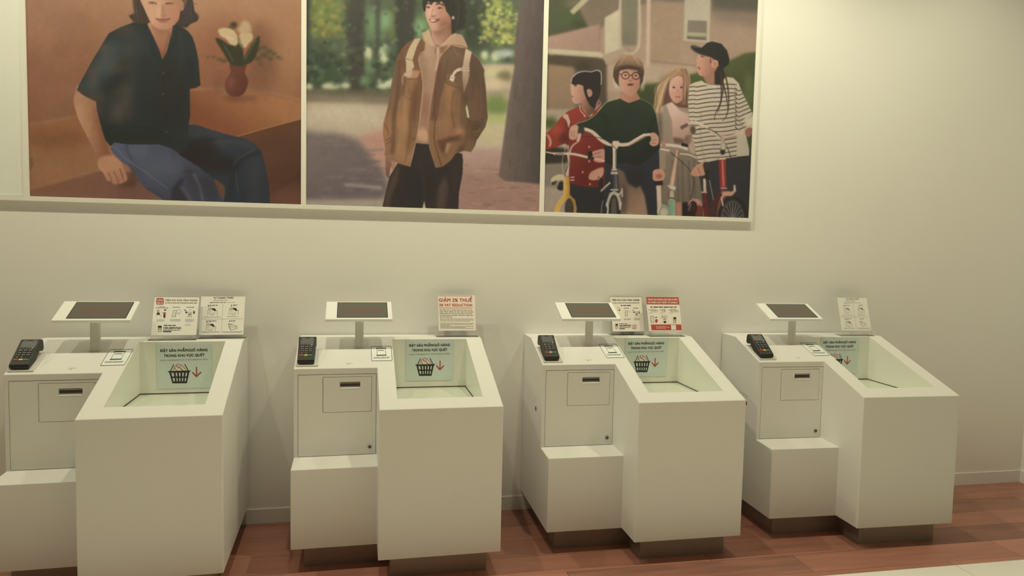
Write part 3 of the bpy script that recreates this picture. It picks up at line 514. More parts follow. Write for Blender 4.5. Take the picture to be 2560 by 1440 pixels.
    for k in (0, 7): L([(1426, 443+k), (1436, 443+k)], 2.6, (206, 160, 146), .7)
    P([(1454, 262), (1492, 262), (1480, 290), (1470, 292)], (150, 108, 84), 1); L([(1449, 262), (1452, 276), (1462, 288)], 2.2, (206, 170, 146), .7); L([(1454, 262), (1458, 274), (1468, 284)], 1.5, (206, 170, 146), .7); L([(1498, 262), (1488, 274), (1476, 290)], 2.2, (206, 170, 146), .7); L([(1504, 266), (1494, 278)], 1.6, (196, 160, 140), .7)
    P([(1456, 220), (1490, 230), (1488, 280), (1470, 290), (1454, 264)], G((1458, 250, (168, 116, 90)), (1486, 262, (104, 74, 58))), 1)
    f = P([(1430, 205), (1427, 229), (1430, 240), (1431, 252), (1438, 259), (1450, 258), (1464, 246), (1470, 225), (1462, 205)], G((1432, 230, (196, 150, 122)), (1466, 235, (168, 118, 92))), .8, True)
    L([(1436, 216), (1442, 214)], 1.8, (74, 54, 44), .8); L([(1430, 241), (1435, 241)], 1.6, (132, 78, 64), .7)
    P([(1428, 208), (1430, 194), (1443, 183), (1459, 178), (1494, 176), (1503, 183), (1503, 214), (1500, 239), (1494, 252), (1486, 272), (1474, 262), (1466, 246), (1461, 232), (1458, 214), (1446, 210), (1438, 214)], (50, 44, 40), .8); L([(1428, 206), (1431, 194), (1443, 183), (1459, 178), (1478, 179), (1494, 175.5), (1503, 183), (1503, 212)], 2, (206, 186, 158), .8, alpha=.9)
    P([(1467, 226), (1474, 222), (1480, 227), (1480, 238), (1472, 242)], (172, 124, 98), .8, True)
    O(1501, 256, 5, 9, (96, 66, 56), 2, alpha=.8); L([(1496, 250), (1502, 258), (1498, 266)], 1.5, (190, 150, 130), .8)
    P([(1480, 380), (1506, 372), (1513, 380), (1512, 404), (1488, 404), (1482, 392)], (186, 134, 108), .8, True); L([(1484, 386), (1502, 380)], 1.4, (120, 80, 64), .8); L([(1486, 394), (1504, 390)], 1.4, (120, 80, 64), .8)
    # girl with the long fair hair, coat and skirt
    P([(1639, 285), (1640, 255), (1647, 224), (1652, 204), (1664, 187), (1684, 171), (1701, 167), (1717, 175), (1726, 200), (1724, 280), (1690, 300)], (172, 140, 98), 1.3, True); P([(1652, 262), (1664, 226), (1672, 205), (1698, 186), (1714, 200), (1722, 240), (1722, 280), (1656, 274)], (104, 74, 58), 2, True); O(1702, 184, 12, 6, (160, 118, 80), 3)
    ct = P([(1642, 282), (1650, 268), (1672, 256), (1700, 268), (1724, 270), (1742, 380), (1742, 400), (1640, 430), (1636, 330)], G((1660, 300, (154, 134, 108)), (1720, 360, (150, 124, 102))), .9)
    O(1650, 320, 6, 40, (92, 80, 66), 4, ct, .8)
    P([(1666, 262), (1680, 254), (1700, 276), (1722, 284), (1724, 340), (1700, 350), (1682, 342), (1680, 300)], G((1680, 280, (206, 170, 146)), (1710, 340, (180, 140, 116))), 1.4); P([(1684, 342), (1706, 346), (1712, 358), (1686, 358)], (110, 84, 68), 2)
    P([(1638, 380), (1664, 370), (1660, 424), (1642, 426)], (150, 130, 106), 1)
    sk = P([(1666, 384), (1700, 376), (1742, 384), (1756, 508), (1660, 505)], G((1670, 400, (132, 116, 94)), (1740, 480, (120, 104, 86))), .9)
    for x in (1682, 1694, 1706, 1722, 1736): L([(x, 400), (x+2, 505)], 3, (92, 80, 66), 1.6, sk, .7)
    P([(1690, 505), (1704, 505), (1704, 560), (1692, 560)], (176, 122, 98), 1); P([(1706, 505), (1756, 505), (1756, 560), (1706, 560)], (44, 38, 36), 1.5)
    f = P([(1675, 205), (1684, 194), (1698, 189), (1712, 198), (1716, 212), (1715, 230), (1706, 249), (1692, 258), (1680, 249), (1673, 230)], G((1680, 215, (204, 154, 128)), (1714, 235, (178, 126, 102))), .9, True)
    for q in [(1685, 218), (1704, 218)]: O(q[0], q[1], 4, 2.2, (120, 84, 70), 1); O(q[0], q[1], 2, 1.8, (66, 46, 42), .7); L([(q[0]-4, q[1]-6), (q[0]+4, q[1]-6.5)], 1.4, (150, 108, 88), .9)
    L([(1694, 222), (1693, 232)], 2.5, (176, 124, 102), 1.3, alpha=.8); L([(1688, 242), (1694, 241.5), (1701, 242)], 2.4, (146, 82, 72), .8)
    for i in range(60):
        t = R.random(); x0 = 1686-16*t-R.uniform(0, 6); L([(1694-4*t, 171+3*t), (x0-8, 192+8*t), (x0-20-6*t+R.uniform(-3, 3), 222), (x0-28+R.uniform(-4, 6), 250), (x0-34+R.uniform(-4, 10), 280)], (1.6, .8), R.choice([(214, 184, 138), (150, 114, 78), (112, 80, 60), (196, 162, 116)]), .7, alpha=.55)
    for i in range(30):
        x0 = R.uniform(1700, 1716); L([(x0, 172), (x0+6, 190), (x0+6+R.uniform(-3, 4), 220), (x0+2+R.uniform(-4, 6), 262)], (1.5, .8), R.choice([(190, 150, 108), (128, 92, 66), (88, 62, 50)]), .7, alpha=.55)
    # boy in the dark green sweater and round glasses
    P([(1512, 395), (1648, 375), (1652, 560), (1512, 560)], (52, 52, 54), 1)
    tb = P([(1544, 420), (1560, 430), (1570, 456), (1592, 470), (1600, 462), (1612, 490), (1624, 560), (1556, 560), (1548, 480)], G((1560, 460, (112, 92, 74)), (1600, 520, (158, 124, 94))), 2)
    O(1560, 500, 8, 40, (82, 66, 54), 5, tb, .8); O(1590, 440, 20, 24, (50, 48, 48), 6)
    gs = P([(1548, 246), (1517, 255), (1498, 276), (1483, 291), (1464, 302), (1444, 308), (1436, 316), (1452, 322), (1470, 330), (1500, 342), (1512, 350), (1512, 404), (1530, 412), (1560, 406), (1600, 414), (1627, 392), (1650, 372), (1650, 345), (1646, 318), (1640, 283), (1629, 262), (1610, 250), (1595, 246), (1572, 256)], G((1560, 260, (50, 60, 42)), (1560, 400, (40, 44, 38))), .8)
    O(1580, 320, 34, 60, (48, 53, 44), 16, gs, .8); L([(1500, 280), (1516, 300), (1512, 350)], 5, (38, 42, 34), 3, gs, .8); L([(1636, 290), (1624, 330), (1626, 380)], 5, (40, 42, 36), 3, gs, .7)
    L([(1548, 246), (1517, 255), (1498, 276), (1483, 291), (1464, 302), (1444, 308), (1436, 314)], 2, (150, 158, 118), .9, alpha=.8); L([(1598, 247), (1612, 251), (1629, 262), (1640, 283), (1648, 322), (1650, 345)], 1.3, (140, 140, 106), .7, alpha=.7)
    P([(1552, 228), (1590, 228), (1602, 248), (1572, 258), (1549, 246)], G((1556, 240, (176, 126, 96)), (1594, 240, (164, 112, 84))), 1); L([(1549, 246), (1572, 258), (1602, 248)], 2, (42, 50, 38), .8)
    O(1542, 200, 7, 22, (206, 184, 150), 3, alpha=.6); O(1606, 205, 6, 22, (206, 184, 150), 3, alpha=.6)
    f = P([(1549, 172), (1548, 198), (1552, 218), (1562, 232), (1576, 239), (1590, 231), (1600, 214), (1604, 192), (1600, 172)], G((1556, 200, (192, 142, 112)), (1600, 205, (168, 118, 92))), .9, True)
    P([(1533, 190), (1535, 169), (1544, 152), (1558, 139), (1575, 134), (1594, 140), (1607, 156), (1611, 178), (1608, 202), (1600, 218), (1600, 190), (1592, 173), (1570, 171), (1550, 174), (1547, 196), (1548, 216), (1538, 204)], G((1572, 138, (172, 138, 98)), (1572, 180, (84, 62, 48))), .9)
    P([(1540, 180), (1548, 166), (1572, 162), (1600, 168), (1606, 184), (1594, 176), (1570, 172), (1550, 176)], (76, 58, 46), 2)
    for k in range(12): L([(1572+(k-5.5)*2.5, 137+abs(k-5.5)*.8), (1572+(k-5.5)*6, 165)], 1, R.choice([(196, 166, 124), (120, 88, 62)]), .8, alpha=.5)
    for q in [(1564, 188.6), (1590, 189.6)]: Rg(q[0], q[1], 9.5, 8.5, 1.8, (40, 34, 30), .5); O(q[0], q[1]-1, 3.4, 1.8, (62, 46, 38), .8); L([(q[0]-6, q[1]-9), (q[0]+6, q[1]-9.5)], 2, (88, 62, 48), 1)
    L([(1573, 188), (1577, 187), (1581, 188)], 1.6, (40, 34, 30), .5); L([(1549, 184), (1555, 186)], 1.6, (40, 34, 30), .5); L([(1599, 187), (1606, 189)], 1.6, (40, 34, 30), .5)
    O(1576, 201, 4, 2, (150, 100, 78), 1.2); P([(1568, 211), (1575, 208), (1585, 210), (1580, 214), (1572, 214)], (110, 58, 50), .8, True)
    P([(1423, 330), (1428, 316), (1442, 312), (1448, 322), (1444, 340), (1436, 349), (1424, 346)], (194, 146, 116), .9, True); L([(1430, 326), (1428, 342)], 1.2, (130, 88, 70), .8); L([(1436, 326), (1435, 344)], 1.2, (130, 88, 70), .8)
    # child in the striped top and black cap
    P([(1744, 396), (1880, 380), (1876, 560), (1764, 560)], (58, 56, 54), 1)
    st = P([(1724, 212), (1738, 205), (1752, 202), (1765, 210), (1785, 213), (1800, 206), (1816, 192), (1833, 194), (1847, 208), (1857, 233), (1868, 255), (1878, 275), (1890, 300), (1884, 316), (1862, 320), (1866, 340), (1873, 372), (1873, 388), (1844, 391), (1800, 398), (1764, 406), (1745, 405), (1733, 349), (1724, 304), (1720, 255)], G((1730, 300, (196, 178, 146)), (1860, 320, (184, 168, 138))), .8)
    for k in range(18):
        y = 213+k*10.7
        L([(1718, y+5-.1*k), (1735, y+3), (1742, y+4), (1775, y-1), (1812, y-3), (1842, y-8 if k > 2 else y-2)], 2.1, (66, 52, 42), .6, st)
        if 0 < k < 11: L([(1838, y-4), (1846, y+3), (1862, y-3), (1884, y-12)], 2.1, (66, 52, 42), .6, st)
    L([(1838, 215), (1838, 260), (1848, 300), (1862, 322)], 2, (140, 122, 98), 1, st, .8); L([(1753, 280), (1752, 340), (1762, 404)], 2.5, (150, 132, 106), 1.3, st, .7); L([(1752, 202), (1765, 210), (1785, 214), (1800, 206)], 4, (202, 186, 154), 1)
    P([(1862, 290), (1876, 286), (1890, 290), (1890, 318), (1868, 320), (1860, 304)], (196, 184, 148), 3); L([(1868, 296), (1880, 292)], 1.4, (150, 136, 108), .8)
    P([(1786, 168), (1808, 165), (1812, 190), (1806, 212), (1788, 212)], (56, 46, 42), 1); P([(1752, 180), (1786, 176), (1786, 212), (1768, 210)], (160, 114, 86), 1)
    P([(1750, 130), (1744, 142), (1741, 151), (1744, 156), (1742, 163), (1745, 172), (1746, 184), (1754, 190), (1768, 188), (1786, 180), (1794, 165), (1794, 150), (1775, 138)], G((1746, 160, (196, 144, 112)), (1786, 170, (156, 108, 82))), .8, True)
    L([(1744, 168), (1749, 169), (1749, 174)], 2.2, (104, 56, 48), .8); L([(1752, 140), (1760, 142)], 2.4, (70, 50, 40), 1)
    P([(1726, 115), (1732, 112), (1754, 118), (1767, 107), (1781, 103), (1804, 109), (1818, 126), (1824, 148), (1822, 161), (1808, 171), (1797, 164), (1794, 152), (1775, 142), (1750, 135), (1734, 126)], (46, 44, 38), .8, False); L([(1728, 118), (1744, 130), (1768, 138)], 5, (56, 62, 48), 2, alpha=.8); L([(1727, 114), (1753, 118), (1767, 106), (1782, 102), (1805, 108)], 1.3, (168, 156, 126), .7, alpha=.7)
    P([(1778, 158), (1784, 151), (1794, 152), (1795, 163), (1788, 169), (1780, 168)], (186, 134, 106), .8, True); L([(1784, 156), (1790, 158), (1786, 165)], 1.4, (120, 78, 60), .7); L([(1776, 146), (1777, 158)], 2, (60, 46, 40), 1)
    for q in [[(1800, 180), (1808, 220), (1800, 260), (1790, 280), (1786, 300)], [(1812, 180), (1820, 220), (1822, 262), (1816, 290), (1806, 302)], [(1806, 200), (1816, 240), (1820, 276)], [(1803, 200), (1803, 250), (1794, 282)]]: L(q, (4, 1.2), (72, 58, 46), .8)
    # bicycles, hands and cables
    Y = G((1410, 440, (214, 170, 84)), (1424, 440, (170, 128, 60)))
    P([(1408, 442), (1424, 442), (1424, 486), (1438, 500), (1442, 520), (1440, 560), (1434, 560), (1426, 502), (1412, 500), (1400, 520), (1396, 560), (1384, 560), (1386, 522), (1394, 502), (1409, 486)], Y, .8)
    O(1423, 522, 11, 26, (62, 54, 46), 1.2); 
    for k in range(7): L([(1414, 505+k*6), (1430, 502+k*6)], 1.4, (120, 106, 88), .8)
    L([(1420, 380), (1422, 400), (1418, 440)], 6, (196, 170, 140), .8); L([(1424, 384), (1424, 420)], 1.6, (120, 100, 84), .7); P([(1377, 456), (1380, 444), (1396, 436), (1410, 438), (1410, 448), (1396, 452), (1386, 462), (1378, 462)], (196, 178, 138), 1, True); P([(1378, 456), (1394, 450), (1388, 462), (1379, 463)], (70, 62, 44), 1.2)
    P([(1392, 470), (1400, 454), (1408, 454), (1408, 476), (1398, 476)], (44, 40, 38), 1.2); L([(1400, 478), (1398, 500)], 3, (170, 150, 130), .8)
    L([(1364, 381), (1384, 384), (1420, 384), (1440, 386), (1470, 393)], 6, (206, 178, 150), .8); L([(1364, 384), (1384, 388)], 5, (48, 42, 38), .8); L([(1470, 393), (1486, 396)], 5.5, (54, 46, 42), .8); L([(1486, 396), (1512, 402)], 5, (206, 160, 140), .8); L([(1388, 386), (1404, 384), (1416, 392), (1420, 412), (1414, 430)], 1.3, (40, 34, 32), .5); L([(1411, 366), (1413, 358), (1412, 380), (1406, 400), (1408, 436)], 1.4, (186, 160, 138), .6)
    P([(1470, 378), (1480, 378), (1482, 390), (1470, 392)], (40, 36, 34), .8)
    P([(1472, 440), (1480, 428), (1504, 418), (1510, 424), (1506, 440), (1488, 450), (1474, 448)], (190, 136, 110), 1, True)
    P([(1496, 440), (1508, 448), (1508, 500), (1500, 500)], (50, 44, 42), 1); L([(1502, 478), (1526, 456)], 5, (190, 180, 150), .8); L([(1500, 480), (1526, 459)], 1.2, (60, 54, 48), .6); L([(1496, 450), (1502, 440), (1506, 430)], 2, (184, 160, 140), .8)
    P([(1530, 434), (1542, 434), (1544, 478), (1528, 478)], G((1528, 450, (40, 36, 40)), (1544, 450, (120, 112, 108))), .7); L([(1527, 432), (1545, 432)], 7, (178, 158, 130), .8); L([(1529, 424), (1543, 424)], 4, (200, 182, 150), .8); L([(1526, 474), (1546, 474)], 3, (200, 186, 156), .7)
    P([(1524, 482), (1536, 476), (1548, 484), (1554, 510), (1546, 520), (1540, 500), (1528, 496), (1518, 520), (1514, 512)], (176, 168, 140), 1); O(1535, 526, 13, 40, (58, 52, 44), 1); O(1535, 530, 7, 40, (88, 80, 66), 1)
    for k in range(7): L([(1529, 500+k*6), (1541, 500+k*6)], 1.2, (120, 108, 88), .7)
    L([(1518, 506), (1520, 522), (1516, 560)], 4, (190, 186, 164), .8); L([(1552, 506), (1550, 524)], 4, (196, 190, 168), .8); L([(1556, 476), (1550, 484), (1540, 486)], 3.5, (196, 184, 154), .8); L([(1555, 470), (1556, 492)], 3.5, (190, 176, 150), .8); L([(1508, 500), (1504, 520), (1502, 560)], 1.6, (150, 140, 124), .8)
    L([(1536, 362), (1537, 400), (1536, 424)], 8.5, (196, 170, 140), .8); L([(1534.5, 364), (1534, 420)], 2, (226, 206, 170), .8); L([(1539, 364), (1540, 420)], 1.4, (92, 80, 66), .7); P([(1532, 352), (1548, 352), (1548, 362), (1542, 374), (1536, 374), (1531, 362)], (206, 180, 146), .9)
    L([(1458, 322), (1480, 330), (1500, 348), (1520, 360), (1545, 362), (1570, 361), (1590, 350), (1610, 338), (1628, 336)], 7, (204, 176, 144), .9); L([(1462, 319), (1484, 328), (1504, 346), (1522, 357)], 2, (232, 212, 178), .8); L([(1572, 364), (1594, 353), (1614, 342)], 2, (150, 110, 90), .9); L([(1546, 358), (1570, 357), (1590, 346), (1612, 334)], 1.8, (230, 208, 174), .8)
    L([(1455, 342), (1476, 341), (1500, 345), (1522, 354), (1542, 374)], 1.5, (52, 44, 40), .5); P([(1446, 318), (1458, 314), (1462, 326), (1458, 336), (1450, 340), (1444, 332)], (64, 56, 50), 1); P([(1441, 350), (1447, 332), (1454, 334), (1450, 350), (1444, 358)], (196, 166, 136), 1); L([(1442, 356), (1430, 366), (1424, 384)], 3.5, (196, 170, 140), .8)
    P([(1626, 334), (1636, 331), (1646, 340), (1648, 352), (1644, 362), (1632, 365), (1624, 358), (1628, 348)], (194, 144, 114), .9, True); L([(1630, 350), (1642, 350)], 1.3, (126, 84, 66), .8); L([(1628, 357), (1640, 358)], 1.3, (126, 84, 66), .8)
    # pale green folding bicycle
    P([(1670, 500), (1688, 500), (1690, 560), (1672, 560)], G((1670, 520, (122, 148, 112)), (1690, 520, (146, 172, 134))), .8); O(1658, 528, 15, 18, (150, 156, 124), 1); O(1660, 530, 9, 10, (196, 180, 148), 1.2); P([(1640, 460), (1652, 458), (1654, 512), (1644, 540), (1642, 480)], (206, 180, 152), 1)
    P([(1634, 452), (1656, 448), (1658, 462), (1636, 464)], (52, 44, 42), 1); P([(1632, 440), (1634, 426), (1650, 422), (1662, 430), (1660, 448), (1644, 452), (1634, 450)], (196, 140, 112), .9, True); O(1648, 440, 8, 6, (156, 96, 76), 2)
    P([(1690, 372), (1700, 372), (1686, 466), (1674, 466)], G((1680, 420, (196, 158, 128)), (1696, 420, (150, 110, 88))), .8); L([(1694, 374), (1681, 462)], 2, (226, 196, 160), .8); P([(1668, 462), (1690, 466), (1688, 476), (1676, 472)], (206, 192, 158), .9); P([(1675, 476), (1685, 476), (1686, 500), (1674, 500)], (186, 170, 136), .9); L([(1672, 478), (1671, 496)], 3, (130, 90, 72), 1); L([(1673, 494), (1688, 496)], 3, (88, 74, 60), 1)
    L([(1652, 362), (1672, 362), (1700, 366), (1720, 372)], 7, (206, 186, 156), .9); P([(1654, 352), (1664, 352), (1665, 366), (1654, 366)], (176, 124, 104), .9); L([(1704, 360), (1722, 364)], 8, (46, 42, 40), .8); L([(1650, 372), (1674, 376)], 3, (226, 208, 176), .8)
    L([(1676, 380), (1700, 400), (1724, 424), (1734, 450), (1732, 480), (1722, 508)], 1.6, (60, 50, 42), .6); L([(1700, 384), (1722, 386), (1742, 394)], 3, (214, 196, 160), .8); P([(1722, 340), (1732, 344), (1738, 366), (1738, 386), (1726, 380), (1718, 352)], (176, 152, 124), 1.3); O(1720, 348, 9, 12, (120, 88, 72), 2, alpha=.7)
    # dark red bicycle
    P([(1796, 398), (1814, 398), (1816, 468), (1800, 470)], G((1798, 430, (128, 52, 44)), (1814, 430, (150, 64, 54))), .8); L([(1806, 400), (1809, 466)], 3.5, (206, 118, 100), 1); L([(1797, 396), (1814, 396)], 5, (200, 180, 150), .8); L([(1802, 470), (1818, 470)], 3, (190, 160, 130), .8)
    P([(1804, 474), (1796, 500), (1790, 560), (1802, 560), (1808, 500), (1820, 486), (1836, 486), (1820, 476)], (146, 78, 60), .9); P([(1800, 482), (1816, 478), (1832, 478), (1838, 462), (1838, 480), (1828, 490), (1812, 488), (1802, 500)], (190, 150, 118), 1); P([(1762, 545), (1780, 500), (1800, 474), (1806, 486), (1788, 520), (1782, 560)], (84, 50, 46), 1.2)
    Rg(1832, 548, 34, 54, 8, (48, 42, 36), 1, np.pi, 2*np.pi); Rg(1832, 548, 27, 45, 2, (150, 140, 116), .7, np.pi, 2*np.pi)
    P([(1800, 506), (1832, 490), (1858, 512), (1866, 560), (1806, 560)], (66, 60, 54), 2, alpha=.6)
    for k in range(9): a = np.pi*(1.08+.84*k/8); L([(1832, 552), (1832+26*np.cos(a), 548+44*np.sin(a))], .9, (178, 166, 146), .5)
    L([(1836, 462), (1838, 478)], 5, (196, 170, 140), 1); L([(1804, 494), (1808, 514)], 3.5, (200, 186, 160), .8)
    P([(1758, 480), (1766, 480), (1774, 560), (1762, 560)], (108, 46, 44), .9); L([(1764, 508), (1738, 540)], 5, (78, 44, 42), .9); P([(1758, 446), (1765, 446), (1766, 480), (1759, 480)], (196, 178, 146), .8); L([(1774, 450), (1784, 500)], 1.3, (178, 170, 150), .6); L([(1754, 480), (1768, 480)], 4, (190, 160, 130), .8)
    P([(1728, 430), (1742, 412), (1760, 404), (1768, 418), (1764, 436), (1742, 440), (1730, 438)], (190, 138, 106), .9, True); L([(1744, 418), (1752, 436)], 1.3, (120, 78, 60), .9); P([(1758, 410), (1768, 404), (1776, 416), (1774, 432), (1764, 434)], (70, 56, 46), .9, True); P([(1762, 424), (1774, 422), (1774, 448), (1764, 448)], (54, 46, 42), 1)
    O(1738, 512, 18, 16, (186, 138, 118), 1.2); O(1748, 528, 10, 16, (118, 58, 52), 2); P([(1718, 520), (1730, 502), (1742, 508), (1742, 528), (1730, 534), (1716, 532)], (62, 44, 42), 1, True); L([(1728, 508), (1722, 526)], 2, (160, 120, 100), .8); P([(1708, 528), (1736, 530), (1736, 538), (1708, 538)], (46, 38, 40), .9)
    L([(1702, 318), (1718, 308), (1740, 306), (1764, 318), (1786, 334), (1812, 342), (1840, 336), (1866, 322), (1884, 312)], 7, (196, 168, 138), .9); L([(1726, 303), (1744, 305), (1768, 318)], 1.8, (226, 206, 174), .8); L([(1812, 346), (1842, 340)], 1.6, (140, 106, 88), .8); L([(1702, 320), (1720, 310)], 9, (112, 86, 68), 1)
    P([(1728, 314), (1738, 316), (1740, 330), (1732, 336), (1726, 326)], (90, 78, 66), 1.2); L([(1744, 322), (1772, 322), (1796, 336), (1812, 356), (1822, 376), (1828, 396)], 1.6, (54, 44, 38), .6); L([(1806, 334), (1808, 376)], 8, (178, 150, 122), .9); O(1808, 364, 7.5, 10, (170, 156, 126), .9); L([(1808, 360), (1809, 372)], 1.6, (220, 208, 176), .7); P([(1800, 374), (1814, 374), (1811, 386), (1803, 386)], (56, 48, 42), 1); P([(1864, 324), (1876, 318), (1882, 330), (1872, 342), (1864, 336)], (150, 102, 80), 1, True)
    return finish(c, 1.06, .93, .012, 7)

# ---------------------------------------------------------------- room
XL, XR, YB = -5.2, 4.225, -9.0
def struct(name, lst, m, bev=0):
    return tag(boxes(name, lst, m, None, bev), kind='structure')
struct('wall_back', [(XL-.2, XR+.2, 0, .2, 0, CEIL+.2)], 'wall')
struct('wall_right', [(XR, XR+.2, YB, 0, 0, CEIL+.2)], 'wall')
struct('wall_left', [(XL-.2, XL, YB, 0, 0, CEIL+.2)], 'far_wall')
struct('wall_front', [(XL-.2, XR+.2, YB-.2, YB, 0, CEIL+.2)], 'far_wall')
struct('ceiling', [(XL, XR, YB, 0, CEIL, CEIL+.2)], 'ceiling')
struct('floor', [(XL-.2, XR+.2, -1.0, .2, -.1, 0)], 'wood')
struct('baseboard_back', [(XL, XR-.012, -.006, 0, 0, .080)], 'base', .0015)
struct('baseboard_right', [(XR-.012, XR, YB, 0, 0, .080)], 'base', .0015)
# white tiled shop floor beyond the planks: one slab with joints cut between tiles
bm = bmesh.new(); edge = -1.004; tw = .80; x = 2.775-8*tw
tiles = []
for i in range(-1, 11):
    for j in range(10):
        x0 = x+i*tw; x1 = x0+tw; y1 = edge-j*tw; y0 = y1-tw
        x0, x1, y0 = max(x0, XL-.2), min(x1, XR+.2), max(y0, YB)
        if x1-x0 > .01 and y1-y0 > .01: tiles.append((x0+.0022, x1-.0022, y0+.0022, y1-.0022, -.1, .003))
for b in tiles: box(bm, *b)
tl = obj_bm('trim_1', bm, 'tile'); tag(tl, kind='structure')
struct('trim_2', [(XL-.2, XR+.2, YB, -1.0, -.1, .0005)], 'grout')

# ---------------------------------------------------------------- picture wall
FX0, FX1, FZ0, FZ1 = -4.15, 2.199, 1.655, 3.12
MUL = [(-4.15, -4.125), (-2.89, -2.865), (-1.625, -1.600), (-.3475, -.3220), (.9140, .9405), (2.1755, 2.199)]
fr = empty('picture_rack', ((FX0+FX1)/2, 0, FZ0))
tag(fr, 'long cream frame on the wall above the kiosks, dividing the large pictures', 'frame')
def fpart(name, lst):
    o = boxes(name, [(a-(FX0+FX1)/2, b-(FX0+FX1)/2, c, d, e-FZ0, f-FZ0) for a, b, c, d, e, f in lst], 'frame', fr, .001); return o
fpart('bottom_rail', [(FX0, FX1, -.020, -.0005, FZ0, 1.6775)]); fpart('top_rail', [(FX0, FX1, -.020, -.0005, 3.095, FZ1)])
for a, b in MUL: fpart('upright', [(a, b, -.0195, -.0005, 1.6775, 3.095)])

def plate(name, x0, x1, z0, z1, y0, y1, m): return boxes(name, [(x0, x1, y0, y1, z0, z1)], m)
ILL = (1.0, 1.0, 1.0)
def picture(name, canvas, x0, x1, quadpix, quadworld, gain, label):
    """a printed sheet: fine grid on a thin board, one colour per grid vertex"""
    z0, z1, st = 1.678, 3.094, .0030
    A = []; B = []
    for (px, py), (X, Z) in zip(quadpix, quadworld):
        A += [[X, Z, 1, 0, 0, 0, -px*X, -px*Z], [0, 0, 0, X, Z, 1, -py*X, -py*Z]]; B += [px, py]
    Hm = np.append(np.linalg.solve(np.array(A), np.array(B)), 1).reshape(3, 3)
    nx, nz = int((x1-x0)/st)+1, int((z1-z0)/st)+1
    X, Z = np.meshgrid(np.linspace(x0, x1, nx), np.linspace(z0, z1, nz))
    q = np.stack([X.ravel(), Z.ravel(), np.ones(X.size)], 1) @ Hm.T; px = q[:, 0]/q[:, 2]-canvas.x0; py = q[:, 1]/q[:, 2]-canvas.y0
    px = np.clip(px, 0, canvas.w-1.001); py = np.clip(py, 0, canvas.h-1.001); i, j = px.astype(int), py.astype(int); fx, fy = (px-i)[:, None], (py-j)[:, None]
    a = canvas.a; c = (a[j, i]*(1-fx)+a[j, i+1]*fx)*(1-fy)+(a[j+1, i]*(1-fx)+a[j+1, i+1]*fx)*fy
    c = np.clip(c/255, 0, 1); lin = np.where(c <= .04045, c/12.92, ((c+.055)/1.055)**2.4)*np.array(gain)
    lin = np.clip(lin, 0, .95)
    me = bpy.data.meshes.new(name); n = nx*nz
    cx = (x0+x1)/2
    co = np.zeros((n+8, 3)); co[:n, 0] = X.ravel()-cx; co[:n, 2] = Z.ravel()-z0
    co[n:] = [(xx-cx, yy, zz-z0) for xx, yy, zz in ((x0, .0, z0), (x1, .0, z0), (x1, .0, z1), (x0, .0, z1), (x0, .005, z0), (x1, .005, z0), (x1, .005, z1), (x0, .005, z1))]
    I, J = np.meshgrid(np.arange(nx-1), np.arange(nz-1)); k = (J*nx+I).ravel()
    F = np.stack([k, k+1, k+nx+1, k+nx], 1)
    ex = np.array([(n, n+4, n+5, n+1), (n+1, n+5, n+6, n+2), (n+2, n+6, n+7, n+3), (n+3, n+7, n+4, n), (n+4, n+7, n+6, n+5)])
    F = np.vstack([F, ex])
    me.vertices.add(n+8); me.vertices.foreach_set('co', co.ravel()); me.loops.add(F.size); me.loops.foreach_set('vertex_index', F.ravel().astype(np.int32))
    me.polygons.add(len(F)); me.polygons.foreach_set('loop_start', np.arange(0, F.size, 4, dtype=np.int32)); me.update(calc_edges=True)
    ca = me.color_attributes.new('print', 'FLOAT_COLOR', 'POINT'); cc = np.ones((n+8, 4)); cc[:n, :3] = lin; cc[n:, :3] = .6; ca.data.foreach_set('color', cc.ravel().astype(np.float32))
    m = bpy.data.materials.get('picture_print')
    if not m:
        m = bpy.data.materials.new('picture_print'); m.use_nodes = True; nt = m.node_tree; at = nt.nodes.new('ShaderNodeAttribute'); at.attribute_name = 'print'
        b = nt.nodes['Principled BSDF']; nt.links.new(at.outputs['Color'], b.inputs['Base Color']); b.inputs['Roughness'].default_value = .55; b.inputs['Specular IOR Level'].default_value = .3
    me.materials.append(m); o = bpy.data.objects.new(name, me); link(o); o.location = (cx, -.014, z0); tag(o, label, 'picture', 'large printed pictures in the wall frame')
    return o
Q = lambda a, b, zt: None
PG = [(1, 1, 1)]*3
PG = [(1.20, 1.32, 2.0), (1.20, 1.31, 2.0), (1.05, 1.15, 1.7)]
picture('wall_picture', paint_seated_woman(), -1.600, -.3475, [(58, 0), (753, 0), (753, 510), (74, 490)], [(-1.610, 2.597), (-.348, 2.706), (-.346, 1.680), (-1.601, 1.679)], PG[0], 'large picture of a seated person in dark shirt and blue jeans beside a flower vase')
picture('wall_picture', paint_man_in_park(), -.3220, .9140, [(765, 0), (1360, 0), (1348, 527), (766, 513)], [(-.325, 2.708), (.913, 2.816), (.915, 1.681), (-.320, 1.677)], PG[1], 'large picture of a smiling person in brown jacket standing among park trees')
picture('wall_picture', paint_children_with_bicycles(), .9405, 2.1755, [(1372, 0), (1897, 0), (1870, 543), (1363, 529)], [(.940, 2.818), (2.182, 2.926), (2.172, 1.681), (.949, 1.679)], PG[2], 'large picture of four children holding bicycles in front of a house')
o = boxes('blank_panel', [(-2.864, -1.626, -.014, -.001, 1.679, 3.093)], 'blank'); tag(o, 'plain pale panel in the frame left of the seated-person picture', 'panel')
o = boxes('blank_panel', [(-4.124, -2.891, -.014, -.001, 1.679, 3.093)], 'blank'); tag(o, 'plain pale panel at the far left end of the frame, outside the photo', 'panel')

